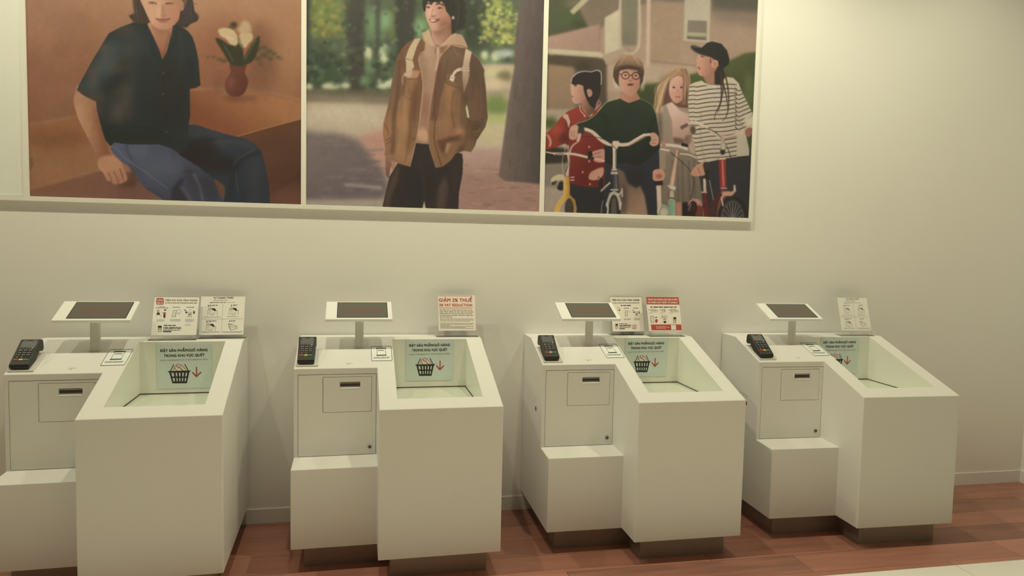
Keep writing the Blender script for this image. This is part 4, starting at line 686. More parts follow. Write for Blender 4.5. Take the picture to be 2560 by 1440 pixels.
# ---------------------------------------------------------------- kiosks
wL, wR = .3806, .5448; W = wL+wR; H = 1.0; d0, D, h1 = .1598, .7623, .7754; D1, hs, D2, hs2, hb = .4285, .4792, .5901, .4745, .109
wm, wf, wb = .0804, .0778, .1684; SL = (1-h1)/(D-d0); TH = math.atan(SL)
sz = lambda d: H-SL*(d-d0)
KP = [(-1.5324, .03173, .0445), (-.3468, .01866, .0095), (.8510, .00078, .0012), (2.0461, -.02092, .0123)]
HX = W/2
def K(X, d, z): return (X-HX, -d, z)           # kiosk coordinates: X from its left side, d out from the wall
def world(k, X, d, z=0):
    x, a, y = KP[k]; c, s = math.cos(a), math.sin(a); lx, ly = X-HX, -d
    return Vector((x+HX+lx*c-ly*s, lx*s+ly*c-y, z))

def build_body(parent):
    bm = bmesh.new(); V = {}
    def v(X, d, z):
        k = (round(X, 5), round(d, 5), round(z, 5))
        if k not in V: V[k] = bm.verts.new(K(X, d, z))
        return V[k]
    def f(*p): return bm.faces.new([v(*q) for q in p])
    wfy = D-wf; Xi0, Xi1 = wL+wm, W-wm; zf = .743
    lp = [(0, H), (d0, H), (D1, sz(D1)), (D1, hs), (D2, hs2), (D2, hb), (0, hb)]
    f(*[(0, d, z) for d, z in lp])
    f((W, 0, H), (W, 0, hb), (W, D, hb), (W, D, h1), (W, d0, H))
    f((wL, D1, sz(D1)), (wL, D, h1), (wL, D, hb), (wL, D2, hb), (wL, D2, hs2), (wL, D1, hs))
    f((0, 0, H), (0, 0, hb), (W, 0, hb), (W, 0, H))                                     # back
    f((0, 0, hb), (0, D2, hb), (wL, D2, hb), (wL, D, hb), (W, D, hb), (W, 0, hb))       # underside
    f((0, 0, H), (W, 0, H), (W, d0, H), (wL, d0, H), (0, d0, H))                        # ledge
    f((0, d0, H), (wL, d0, H), (wL, D1, sz(D1)), (0, D1, sz(D1)))                       # sloping counter
    a, b_, c, d_ = (Xi0, wb, sz(wb)), (Xi1, wb, sz(wb)), (Xi1, wfy, sz(wfy)), (Xi0, wfy, sz(wfy))
    f((wL, d0, H), (W, d0, H), b_, a); f((W, d0, H), (W, D, h1), c, b_); f((W, D, h1), (wL, D, h1), d_, c); f((wL, D, h1), (wL, D1, sz(D1)), (wL, d0, H), a, d_)
    lo = [(p[0], p[1], zf) for p in (a, b_, c, d_)]; up = [a, b_, c, d_]
    for i in range(4): f(up[i], up[(i+1) % 4], lo[(i+1) % 4], lo[i]).material_index = 1
    f(*lo).material_index = 1
    # door opening in the upper left front
    ox0, ox1, oz0, oz1 = .0185, .3775, .483, .872; zt = sz(D1); ob = D1-.016
    O = [(ox0, D1, oz0), (ox1, D1, oz0), (ox1, D1, oz1), (ox0, D1, oz1)]; F_ = [(0, D1, hs), (wL, D1, hs), (wL, D1, zt), (0, D1, zt)]
    for i in range(4): f(F_[i], F_[(i+1) % 4], O[(i+1) % 4], O[i])
    Bk = [(p[0], ob, p[2]) for p in O]
    for i in range(4): f(O[i], O[(i+1) % 4], Bk[(i+1) % 4], Bk[i])
    f(*Bk)
    f((0, D1, hs), (wL, D1, hs), (wL, D2, hs2), (0, D2, hs2))
    f((0, D2, hs2), (wL, D2, hs2), (wL, D2, hb), (0, D2, hb))
    f((wL, D, h1), (W, D, h1), (W, D, hb), (wL, D, hb))
    bmesh.ops.recalc_face_normals(bm, faces=bm.faces)
    skip = {V[tuple(round(q, 5) for q in p)] for p in O+Bk+lo}
    es = [e for e in bm.edges if not (e.verts[0] in skip or e.verts[1] in skip) and len(e.link_faces) == 2 and e.calc_face_angle(0) > .1]
    rim = {V[tuple(round(q, 5) for q in p)] for p in up}
    rims = [e for e in bm.edges if e.verts[0] in rim and e.verts[1] in rim]
    es = [e for e in es if not (e.verts[0] in rim or e.verts[1] in rim)]
    for e in rims: e.tag = True
    bmesh.ops.bevel(bm, geom=es, offset=.0045, segments=3, profile=.5, affect='EDGES', clamp_overlap=True)
    o = obj_bm('cabinet_body', bm, 'white', parent, True)
    o.data.materials.append(M['liner']); soft_edges(o)
    return o
def soft_edges(o, deg=33):
    b = bmesh.new(); b.from_mesh(o.data)
    for e in b.edges: e.smooth = e.calc_face_angle(0) < math.radians(deg)
    for f_ in b.faces: f_.smooth = True
    b.to_mesh(o.data); b.free()
    md = o.modifiers.new('weighted_normals', 'WEIGHTED_NORMAL'); md.keep_sharp = True; md.weight = 90
def ring_plate(bm, x0, x1, z0, z1, d_front, d_back, hole):
    hx0, hx1, hz0, hz1 = hole
    for a in ((x0, x1, hz1, z1), (x0, x1, z0, hz0), (x0, hx0, hz0, hz1), (hx1, x1, hz0, hz1)):
        box(bm, a[0]-HX, a[1]-HX, -d_front, -d_back, a[2], a[3])
def build_kiosk():
    r = empty('self_checkout_kiosk', (0, 0, 0))
    body = build_body(r)
    # dark lining behind the door joints
    boxes('door_recess', [(.0188-HX, .3772-HX, -(D1-.0125), -(D1-.0158), .4833, .8717)], 'gap', r)
    bm = bmesh.new(); ring_plate(bm, .0203, .3757, .4850, .8700, D1-.0005, D1-.012, (.1305, .3555, .6895, .8590)); door = obj_bm('door', bm, 'door', r)
    bm = bmesh.new(); ring_plate(bm, .1325, .3540, .6912, .8572, D1-.0002, D1-.012, (.2085, .3015, .8020, .8335)); flap = obj_bm('printer_flap', bm, 'door', door)
    boxes('receipt_slot', [(.2085-HX, .3015-HX, -(D1-.011), -(D1-.0125), .8020, .8335)], 'slot', flap)
    bm = bmesh.new(); prism_x(bm, [(-(D1+.0004), .8022), (-(D1+.0004), .8040), (-(D1-.0105), .8120), (-(D1-.0105), .8022)], .2088-HX, .3012-HX); box(bm, .2088-HX, .3012-HX, -(D1-.0035), -(D1-.0105), .8275, .8292); obj_bm('slot_lip', bm, 'white', flap)
    bm = bmesh.new(); T = Matrix.Translation(Vector(K(.3485, D1, .5195))) @ Matrix.Rotation(math.pi/2, 4, 'X')
    bmesh.ops.create_cone(bm, cap_ends=True, segments=24, radius1=.0115, radius2=.0105, depth=.004, matrix=T); lk = obj_bm('lock', bm, 'steel', door)
    bm = bmesh.new(); bmesh.ops.create_cone(bm, cap_ends=True, segments=20, radius1=.0075, radius2=.0065, depth=.006, matrix=T); box(bm, .3470-HX, .3500-HX, -(D1+.0036), -(D1+.003), .515, .524); obj_bm('keyhole', bm, 'gap', lk)
    # floor panel of the scanning well, dark joint behind and beside it
    zf = .743
    wx0, wx1, wy0, wy1 = wL+wm-HX, W-wm-HX, -(D-wf), -wb
    boxes('well_joint', [(wx0, wx1, wy1-.0012, wy1, zf, zf+.0062), (wx0, wx0+.0012, wy0, wy1, zf, zf+.0050), (wx1-.0012, wx1, wy0, wy1, zf, zf+.0050), (wx0, wx1, wy0, wy1, zf, zf+.0006)], 'gap', r)
    boxes('well_floor', [(wx0+.0030, wx1-.0030, wy0+.003, wy1-.003, zf, zf+.0016)], 'panel', r, .0004)
    bm = bmesh.new(); pin, pd2, pD = .055, .5312, .7036
    pts = [(pin, .02), (W-pin, .02), (W-pin, pD), (wL+pin, pD), (wL+pin, pd2), (pin, pd2)]
    a = [bm.verts.new(K(x, d, 0)) for x, d in pts]; b = [bm.verts.new(K(x, d, hb+.002)) for x, d in pts]
    bm.faces.new(a); bm.faces.new(b[::-1])
    for i in range(6): bm.faces.new((a[i], b[i], b[(i+1) % 6], a[(i+1) % 6]))
    obj_bm('plinth', bm, 'plinth', r)
    # terminal tray on the sloping counter
    def S(X, t, h): return (X-HX, -(d0+t*math.cos(TH)) - h*math.sin(TH), H-t*math.sin(TH)+h*math.cos(TH))
    tr = bmesh.new(); t0, t1 = .118, .2685
    def sbox(bm, X0, X1, ta, tb, ha, hb_):
        q = [bm.verts.new(S(X, t, h)) for X in (X0, X1) for t in (ta, tb) for h in (ha, hb_)]
        for i in ((0, 1, 3, 2), (4, 6, 7, 5), (0, 4, 5, 1), (2, 3, 7, 6), (0, 2, 6, 4), (1, 5, 7, 3)): bm.faces.new([q[j] for j in i])
    sbox(tr, .0085, .1075, t0, t1, -.001, .0075); sbox(tr, .0085, .0115, t0, t1, .0075, .0105); sbox(tr, .1045, .1075, t0, t1, .0075, .0105)
    obj_bm('terminal_tray', tr, 'white', r)
    # instruction sticker and the small arrow label
    pl = lambda X0, t_lo, lift0=0: (lambda u, v, h: S(X0+u, t_lo-v, h+lift0))
    t_a, t_b = (.231-d0)/math.cos(TH), (.3735-d0)/math.cos(TH); hh = t_b-t_a
    bm = bmesh.new(); sbox(bm, .3525, .4545, t_a, t_b, .0, .0005); st = obj_bm('instruction_sticker', bm, 'sticker', r); st['label'] = 'pale square sticker with rounded black outline'
    q = [(1645, 342), (2068, 342), (2098, 664), (1662, 664)]
    d = Decal(q, .102, hh, pl(.3525, t_b, .0005))
    d.line([(1664, 352), (2050, 350), (2064, 362), (2088, 640), (2080, 654), (1690, 658), (1674, 648), (1655, 364)], 9, True)
    d.line([(1765, 392), (1950, 392)], 20); d.line([(1778, 543), (1962, 540)], 20); d.line([(1772, 390), (1782, 545)], 7); d.line([(1946, 392), (1960, 540)], 7)
    for i in range(5): d.rect(1800+i*25, 426, 1816+i*25, 446)
    R = random.Random(3); d.dashes(1712, 2042, 583, 8, R); d.dashes(1716, 2030, 601, 8, R)
    d.build('sticker_print', 'ink', st)
    mk = Decal([(1150, 680), (1400, 680), (1400, 780), (1150, 780)], .058, .030, pl(.222, .2650), .0006)
    R = random.Random(8); mk.dashes(1190, 1345, 708, 7, R); mk.poly([(1228, 734), (1282, 734), (1255, 750)]); o = mk.build('counter_label', 'grey_ink', r); o['label'] = 'tiny grey arrow label printed on the counter'
    return r
kiosk = build_kiosk()
KG = 'self-checkout kiosks along the wall'
KL = ['leftmost white self-checkout kiosk, cut off by the left edge of the photo', 'white self-checkout kiosk with the tax reduction card, second from the left', 'white self-checkout kiosk with two cards, under the picture of the children', 'rightmost white self-checkout kiosk, standing beside the bare stretch of wall']
kiosks = []
for k in range(4):
    o = kiosk if k == 0 else copy_tree(kiosk)
    x, a, y = KP[k]; o.location = (x+HX, -y, 0); o.rotation_euler = (0, 0, a); tag(o, KL[k], 'checkout kiosk', KG); kiosks.append(o)
# side keyhole and scuff on the two kiosks whose left side shows
for k in (2, 3):
    bm = bmesh.new(); bmesh.ops.create_cone(bm, cap_ends=True, segments=20, radius1=.012, radius2=.012, depth=.0012, matrix=Matrix.Translation(Vector(K(-.0003, .306, .650))) @ Matrix.Rotation(math.pi/2, 4, 'Y'))
    o = obj_bm('cable_hole', bm, 'gap', kiosks[k]); o['label'] = 'small dark round hole in the left side'
    a, b = [(.252, .702), (.342, .701)] if k == 2 else [(.225, .697), (.325, .692)]
    h = .0012 if k == 3 else .0007
    obj('scuff_mark', [K(-.0004, a[0], a[1]-h), K(-.0004, b[0], b[1]-h), K(-.0004, b[0], b[1]+h), K(-.0004, a[0], a[1]+h)], [(0, 1, 2, 3)], 'scuff', kiosks[k])

# ---------------------------------------------------------------- monitors on poles
PBX, PBD = .297, .240
def build_monitor():
    r = empty('display_monitor', (0, 0, 0)); z0 = sz(PBD)
    X0, X1, dt, zt, db, zb = .1345, .4570, .130, 1.1878, .2895, 1.1150
    L_ = math.hypot(db-dt, zt-zb); tx, tz = (db-dt)/L_, (zb-zt)/L_      # direction down the face, in (d, z)
    def P(u, v, h):                                                     # u across, v down the face, h out of the face
        d = dt+tx*v - tz*h*1.0; z = zt+tz*v + tx*h
        return (X0+u-PBX, -(d-PBD), z-z0)
    wd = X1-X0
    def pbox(bm, u0, u1, v0, v1, ha, hb_, bev=0):
        q = [bm.verts.new(P(u, v, h)) for u in (u0, u1) for v in (v0, v1) for h in (ha, hb_)]; fs = []
        for i in ((0, 1, 3, 2), (4, 6, 7, 5), (0, 4, 5, 1), (2, 3, 7, 6), (0, 2, 6, 4), (1, 5, 7, 3)): fs.append(bm.faces.new([q[j] for j in i]))
        if bev: bmesh.ops.bevel(bm, geom=list({e for f in fs for e in f.edges}), offset=bev, segments=3, profile=.5, affect='EDGES')
    bm = bmesh.new(); pbox(bm, 0, wd, 0, L_, -.0145, 0, .0022); obj_bm('monitor_housing', bm, 'screenframe', r)
    s0, s1, v0, v1 = .192-X0, .4315-X0, .0115, L_-.0185
    bm = bmesh.new(); pbox(bm, s0-.0035, s1+.0035, v0-.0035, v1+.0035, -.002, .0005); obj_bm('bezel', bm, 'black', r)
    bm = bmesh.new(); pbox(bm, s0, s1, v0, v1, -.001, .0011); sc = obj_bm('screen', bm, 'screen', r); sc['label'] = 'dark grey switched-on screen'
    bm = bmesh.new(); pbox(bm, s0+.040, s1-.034, v0+.062, v0+.100, .0002, .0014); o = obj_bm('message_bar', bm, 'redbar', sc); o['label'] = 'dull red message bar'
    bm = bmesh.new(); vp = (PBD-dt)/tx; top = zt+tz*vp-z0-.008
    pr = [( .0205*math.copysign(abs(math.cos(t))**.45, math.cos(t)), .011*math.copysign(abs(math.sin(t))**.45, math.sin(t))) for t in [i*math.pi/12 for i in range(24)]]
    A = [bm.verts.new((x, y, -SL*(-y)-.001)) for x, y in pr]; B = [bm.verts.new((x, y, top+(tz/tx)*(-y))) for x, y in pr]
    bm.faces.new(A[::-1]); bm.faces.new(B)
    for i in range(24): bm.faces.new((A[i], A[(i+1) % 24], B[(i+1) % 24], B[i]))
    obj_bm('pole', bm, 'pole', r)
    return r, z0
mon, z0 = build_monitor()
MLB = ['tilted white monitor on a pole on the leftmost kiosk', 'tilted white monitor on the second kiosk from the left, below the park picture', 'tilted white monitor whose right corner overlaps a printed card', 'tilted white monitor on the rightmost kiosk']
mdy = [.022, .012, -.004, -.014]; mdx = [-.012, -.003, .010, .004]
for k in range(4):
    o = mon if k == 0 else copy_tree(mon); o.location = world(k, PBX, PBD, z0); o.rotation_euler = (0, 0, KP[k][1]); tag(o, MLB[k], 'monitor', 'monitors on the kiosks')

# ---------------------------------------------------------------- payment terminals
TX, TD = .0525, .345
def build_terminal():
    r = empty('payment_terminal', (0, 0, 0)); zb = sz(TD)+.0075/math.cos(TH)
    prof = [(.4065, .9195), (.4135, .9265), (.4110, .9395), (.400, .9470), (.283, 1.0270), (.272, 1.0290), (.262, 1.0180), (.258, .9850), (.272, .9760), (.300, .9790), (.335, .9475)]
    bm = bmesh.new(); n = len(prof)
    def ws(d): return .0395+(.0015 if d < .3 else -.0015*(d-.3)/.11)      # half width, a little narrower towards the hand
    A = [bm.verts.new((-ws(d), -(d-TD), z-zb)) for d, z in prof]; B = [bm.verts.new((ws(d), -(d-TD), z-zb)) for d, z in prof]
    bm.faces.new(A); bm.faces.new(B[::-1])
    for i in range(n): bm.faces.new((A[i], B[i], B[(i+1) % n], A[(i+1) % n]))
    bmesh.ops.recalc_face_normals(bm, faces=bm.faces); bmesh.ops.bevel(bm, geom=[e for e in bm.edges if e.calc_face_angle(0) > .25], offset=.0028, segments=2, profile=.5, affect='EDGES', clamp_overlap=True)
    obj_bm('terminal_body', bm, 'black', r)
    (da, za), (db_, zb_) = (.400, .9470), (.283, 1.0270); Lf = math.hypot(da-db_, zb_-za); ux, uz = (da-db_)/Lf, (za-zb_)/Lf
    def P(u, v, h):                # u across from the left edge, v up the face from the bottom
        t = Lf-v; return (u-.039, -(db_+ux*t-TD) - (-uz)*h, zb_+uz*t-zb+ux*h)
    def fbox(bm, u0, u1, v0, v1, ha, hb_):
        q = [bm.verts.new(P(u, v, h)) for u in (u0, u1) for v in (v0, v1) for h in (ha, hb_)]
        for i in ((0, 1, 3, 2), (4, 6, 7, 5), (0, 4, 5, 1), (2, 3, 7, 6), (0, 2, 6, 4), (1, 5, 7, 3)): bm.faces.new([q[j] for j in i])
    bm = bmesh.new(); fbox(bm, .009, .069, .093, .1335, -.001, .0007); obj_bm('display', bm, 'lcd', r)
    kp = {'black2': [], 'key_red': [], 'key_yel': [], 'key_grn': []}
    for i in range(3):
        for j in range(4): kp['black2'].append((.012+i*.019, .012+i*.019+.0155, .026+j*.0145, .026+j*.0145+.0095))
    kp['key_red'] = [(.010, .0275, .0125, .0205)]; kp['key_yel'] = [(.0305, .0455, .0125, .0205)]; kp['key_grn'] = [(.0485, .066, .0125, .0205)]
    for m, lst in kp.items():
        for q in lst:
            bm = bmesh.new(); fbox(bm, *q, -.001, .0018)
            o = obj_bm('key' if m == 'black2' else m.replace('key_', '').replace('yel', 'yellow').replace('grn', 'green').replace('red', 'red')+'_key', bm, m, r)
    d = Decal([(0, 0), (78, 0), (78, Lf*1000), (0, Lf*1000)], .078, Lf, P, .0020); y = lambda v: Lf*1000-v*1000
    nums = '1234567890'
    for j in range(3):
        for i in range(3): d.text(nums[j*3+i], 16+i*19, y(.0275+(3-j)*.0145), 5.2, 3.0); d.rect(20+i*19, y(.0325+(3-j)*.0145), 25.5+i*19, y(.0300+(3-j)*.0145))
    d.text('0', 37, y(.0275), 5.2, 3.4); d.disc(19, y(.0305), 3, 2); d.rrect(57, y(.090), 65, y(.0845), 2)
    for x in (12, 23, 40, 48): d.rect(x, y(.0880), x+4, y(.0868))
    d.build('key_printing', 'keyprint', r); d = Decal([(0, 0), (78, 0), (78, Lf*1000), (0, Lf*1000)], .078, Lf, P, .0010)
    d.rect(12, y(.1375), 30, y(.1365)); d.rect(50, y(.1378), 66, y(.1362))
    d.build('maker_marks', 'keyprint', r)
    # cable stub at the back
    return r, zb
term, tz0 = build_terminal()
TLB = ['black card payment terminal at the far left of the photo', 'black card payment terminal on the second kiosk from the left', 'black card payment terminal on the kiosk below the picture of the children', 'black card payment terminal on the rightmost kiosk']
for k in range(4):
    o = term if k == 0 else copy_tree(term); o.location = world(k, TX, TD, tz0); o.rotation_euler = (0, 0, KP[k][1]); tag(o, TLB[k], 'payment terminal', 'payment terminals on the kiosks')

# ---------------------------------------------------------------- notices inside the scanning wells
def build_notice():
    r = empty('basket_notice', (0, 0, 0)); w_, h_ = .2435, .2120
    bm = bmesh.new(); box(bm, 0, w_, -.0006, 0, 0, h_); sh = obj_bm('notice_sheet', bm, 'notice', r)
    P = lambda u, v, h: (u, -.0006-h, v)
    q = [(125, 200), (1535, 195), (1535, 1310), (125, 1335)]
    d = Decal(q, w_, h_, P)
    d.text('ĐẶT SẢN PHẨM/GIỎ HÀNG', 826, 383, 66, 1215, True, -.013); d.text('TRONG KHU VỰC QUÉT', 834, 512, 66, 1045, True, -.016)
    d.build('black_lettering', 'ink', r)
    d = Decal(q, w_, h_, P)
    d.poly([(415, 884), (1000, 872), (1000, 892), (965, 905), (415, 912)])
    d.line([(474, 890), (560, 716)], 20); d.line([(940, 880), (846, 712)], 20)
    Lx = lambda y, t: (440+(520-440)*(y-900)/290)*(1-t)+(970+(900-970)*(y-900)/290)*t
    for a, b in ((896, 925), (1025, 1062), (1150, 1200)): d.poly([(Lx(a, 0), a), (Lx(a, 1), a), (Lx(b, 1), b), (Lx(b, 0), b)])
    for i in range(6):
        t0 = i/5.35; tw = .065 if 0 < i < 5 else .10
        t0 = [0, .215, .385, .555, .725, .895][i]; t1 = t0+(.10 if i in (0, 5) else .095)
        d.poly([(Lx(900, t0), 900), (Lx(900, t1), 900), (Lx(1198, t1), 1198), (Lx(1198, t0), 1198)])
    d.build('basket_symbol', 'ink', r)
    g = Decal(q, w_, h_, P); g.text('PLACE ITEMS/BASKET IN THE SCANNING AREA', 826, 612, 34, 1225, False, -.02); g.build('grey_lettering', 'grey_ink', r)
    wh = Decal(q, w_, h_, P, .0003); wh.poly([(560, 880), (575, 770), (640, 745), (720, 720), (760, 730), (890, 870)]); wh.build('goods_fill', 'card', r)
    c = Decal(q, w_, h_, P, .0006)
    c.line([(562, 868), (575, 775), (640, 745), (795, 870)], 12); c.line([(740, 730), (760, 724), (885, 862)], 12); c.line([(720, 765), (800, 870)], 10); c.arc(680, 745, 55, 38, 11, 180, 380); c.line([(640, 770), (684, 805), (722, 768)], 10); c.line([(575, 790), (640, 870)], 14)
    c.build('red_goods_outline', 'red_ink', r); c = Decal(q, w_, h_, P, .0006)
    c.line([(1150, 795), (1150, 1020)], 32); c.line([(1048, 925), (1150, 1028), (1254, 922)], 34)
    c.build('red_arrow', 'red_ink', r)
    return r
nt_ = build_notice()
NLB = ['pale blue basket notice inside the well of the leftmost kiosk', 'pale blue basket notice in the well below the tax reduction card', 'pale blue basket notice partly hidden by the well rim, third kiosk from the left', 'pale blue basket notice mostly hidden by the rim of the rightmost kiosk']
NP = [(.5375, .776), (.5330, .7865), (.5300, .7865), (.5290, .7865)]
for k in range(4):
    o = nt_ if k == 0 else copy_tree(nt_); o.location = world(k, NP[k][0], wb+.0012, NP[k][1]-.004); o.rotation_euler = (0, 0, KP[k][1]); tag(o, NLB[k], 'notice', 'basket notices in the scanning wells')

# ---------------------------------------------------------------- card holders on the ledges
def stand(k, fit, label, draw, card='card', wl=.012, wr=.012):
    d_t, z_t, d_b, z_b, xa, xb = fit
    lean = (d_b-d_t)/(z_t-z_b); wd, hh = xb-xa, math.hypot(z_t-z_b, d_b-d_t); ct = math.hypot(1, lean)
    dB = d_b+lean*(z_b-1.0)+.002                       # foot of the sloping sheet on the ledge
    r = empty('card_stand', world(k, (xa+xb)/2, dB, 1.0), KP[k][1]); tag(r, label, 'card stand', 'card stands on the kiosk ledges')
    def P(u, v, h):                                     # u from left edge, v up the sheet from the ledge
        return (u-wd/2, v*lean/ct - h/ct, v/ct + h*lean/ct)
    def pb(bm, u0, u1, v0, v1, ha, hb_):
        q = [bm.verts.new(P(u, v, h)) for u in (u0, u1) for v in (v0, v1) for h in (ha, hb_)]
        for i in ((0, 1, 3, 2), (4, 6, 7, 5), (0, 4, 5, 1), (2, 3, 7, 6), (0, 2, 6, 4), (1, 5, 7, 3)): bm.faces.new([q[j] for j in i])
    v0 = (z_b-1.0)*ct
    bm = bmesh.new(); pb(bm, -.001, wd+.001, .002, v0+hh+.004, -.0045, -.0025); box(bm, -wd/2-wl, wd/2+wr, -.004, min(dB-.006, .075), .0003, .0025); obj_bm('acrylic_holder', bm, 'acrylic', r)
    bm = bmesh.new(); pb(bm, 0, wd, v0, v0+hh, -.0022, -.0012); cd = obj_bm('printed_card', bm, card, r)
    draw(cd, wd, hh, lambda u, v, h: P(u, v+v0, h-.0012))
    return r
def person_icon(d, x, y, s):
    d.disc(x, y, s*.55, s*.6); d.poly([(x-s*.9, y+s*2.1), (x-s*.7, y+s*.9), (x+s*.7, y+s*.9), (x+s*.9, y+s*2.1)])
def phone(d, x, y, w_, h_, lw, tilt=0):
    p = [(x, y), (x+w_, y), (x+w_-tilt, y+h_), (x-tilt, y+h_)]; d.line(p, lw, True); d.line([(x+w_*.15, y+h_*.35), (x+w_*.8, y+h_*.35)], lw*.8); d.line([(x+w_*.1, y+h_*.7), (x+w_*.7, y+h_*.7)], lw*.8)
def cup(d, x, y, w_, h_, lw):
    d.rect(x, y, x+w_, y+h_*.36); d.line([(x+w_*.04, y+h_*.36), (x+w_*.12, y+h_*.95), (x+w_*.88, y+h_*.95), (x+w_*.96, y+h_*.36)], lw); d.rect(x+w_*.25, y+h_*.5, x+w_*.75, y+h_*.62)
def draw_app(q, logo_top):
    def fn(cd, wd, hh, P):
        R = random.Random(21); k = Decal(q, wd, hh, P); rd = Decal(q, wd, hh, P); wt = Decal(q, wd, hh, P, .0008); gr = Decal(q, wd, hh, P)
        if logo_top:
            rd.rrect(208, 148, 394, 312, 34); wt.text('UNI', 300, 222, 44, 130); wt.text('QLO', 300, 292, 44, 140)
            k2 = Decal(q, wd, hh, P); k2.text('TIỆN ÍCH CỦA ỨNG DỤNG', 820, 222, 40, 785, True); k2.build('title_lettering', mat_title, cd)
            k.dashes(430, 1205, 268, 14, R)
            tx = [(270, 1), (400, 2)]
            k.dashes(270, 420, 360, 9, R); k.dashes(190, 510, 388, 11, R); k.dashes(615, 800, 372, 10, R); k.dashes(950, 1160, 372, 12, R)
            k.disc(258, 475, 28, 34); k.poly([(216, 556), (222, 510), (290, 506), (300, 556)]); wt.disc(262, 480, 17, 22)
            k.disc(428, 442, 30, 16); k.line([(400, 500), (396, 560)], 8); rd.poly([(380, 505), (445, 495), (438, 570), (384, 570)]); k.poly([(384, 560), (438, 560), (430, 632), (388, 632)]); rd.line([(340, 495), (390, 510)], 8); gr.line([(205, 610), (215, 568), (320, 562), (328, 620)], 5)
            phone(k, 632, 455, 84, 150, 7, 38); gr.arc(775, 470, 46, 46, 5, 200, 470); k.line([(735, 515), (768, 522), (762, 545)], 6)
            k.poly([(895, 440), (925, 425), (940, 450), (920, 465)]); k.poly([(925, 480), (970, 470), (972, 515), (930, 520)]); phone(k, 1000, 490, 76, 112, 6); k.disc(1036, 545, 22, 12); k.rect(1112, 460, 1160, 474); k.poly([(1112, 482), (1160, 482), (1152, 530), (1120, 530)]); gr.line([(975, 560), (970, 610)], 5); gr.arc(1045, 440, 30, 20, 5, 180, 360)
            for y in (685, 712): k.dashes(220, 410, y, 7, R)
            for y in (678, 706): k.dashes(550, 805, y, 7, R)
            for y in (664, 692, 720): k.dashes(925, 1140 if y < 700 else 1115, y, 6, R)
            cup(k, 250, 828, 92, 150, 9); k.dashes(395, 705, 818, 20, R); k3 = k; k3.text('100.000VND', 605, 906, 52, 430, True); k.dashes(380, 805, 936, 13, R); k.rect(375, 958, 578, 984)
            gr.dashes(930, 1045, 785, 6, R); gr.dashes(905, 1055, 812, 7, R)
        else:
            k.text('TIỆN ÍCH CỦA ỨNG DỤNG', 655, 262, 54, 900, True); k.dashes(220, 1110, 322, 16, R); k.dashes(500, 840, 398, 24, R)
            k.dashes(380, 500, 470, 9, R); k.dashes(610, 765, 480, 14, R); k.dashes(905, 1100, 478, 14, R)
            k.disc(455, 540, 26, 20); phone(k, 640, 558, 76, 150, 8, -8); gr.arc(770, 590, 34, 30, 6, 160, 420)
            k.poly([(878, 545), (900, 530), (915, 550), (898, 560)]); k.poly([(908, 580), (955, 575), (958, 615), (915, 620)]); phone(k, 985, 590, 70, 120, 7, -6); k.disc(1020, 655, 22, 14); k.rect(1075, 575, 1118, 590); k.poly([(1082, 598), (1118, 598), (1114, 645), (1088, 645)])
            for y in (795, 825): k.dashes(610, 838, y, 8, R)
            for y in (775, 803, 832): k.dashes(940, 1126, y, 8, R)
            cup(k, 325, 948, 82, 150, 10); k.dashes(445, 735, 942, 14, R); k.text('100.000VND', 645, 1028, 56, 380, True); k.dashes(460, 830, 1058, 14, R); k.rect(458, 1086, 636, 1108)
            rd.rrect(878, 970, 1018, 1104, 26); wt.rrect(888, 980, 1008, 1094, 18); rr = Decal(q, wd, hh, P, .0010); rr.text('UNI', 948, 1030, 38, 88); rr.text('QLO', 950, 1082, 38, 92); rr.build('logo_lettering', 'red_ink', cd)
        k.build('black_printing', 'ink', cd); rd.build('red_printing', 'red_ink', cd); wt.build('white_printing', 'white_ink', cd); gr.build('grey_printing', 'grey_ink', cd)
    return fn
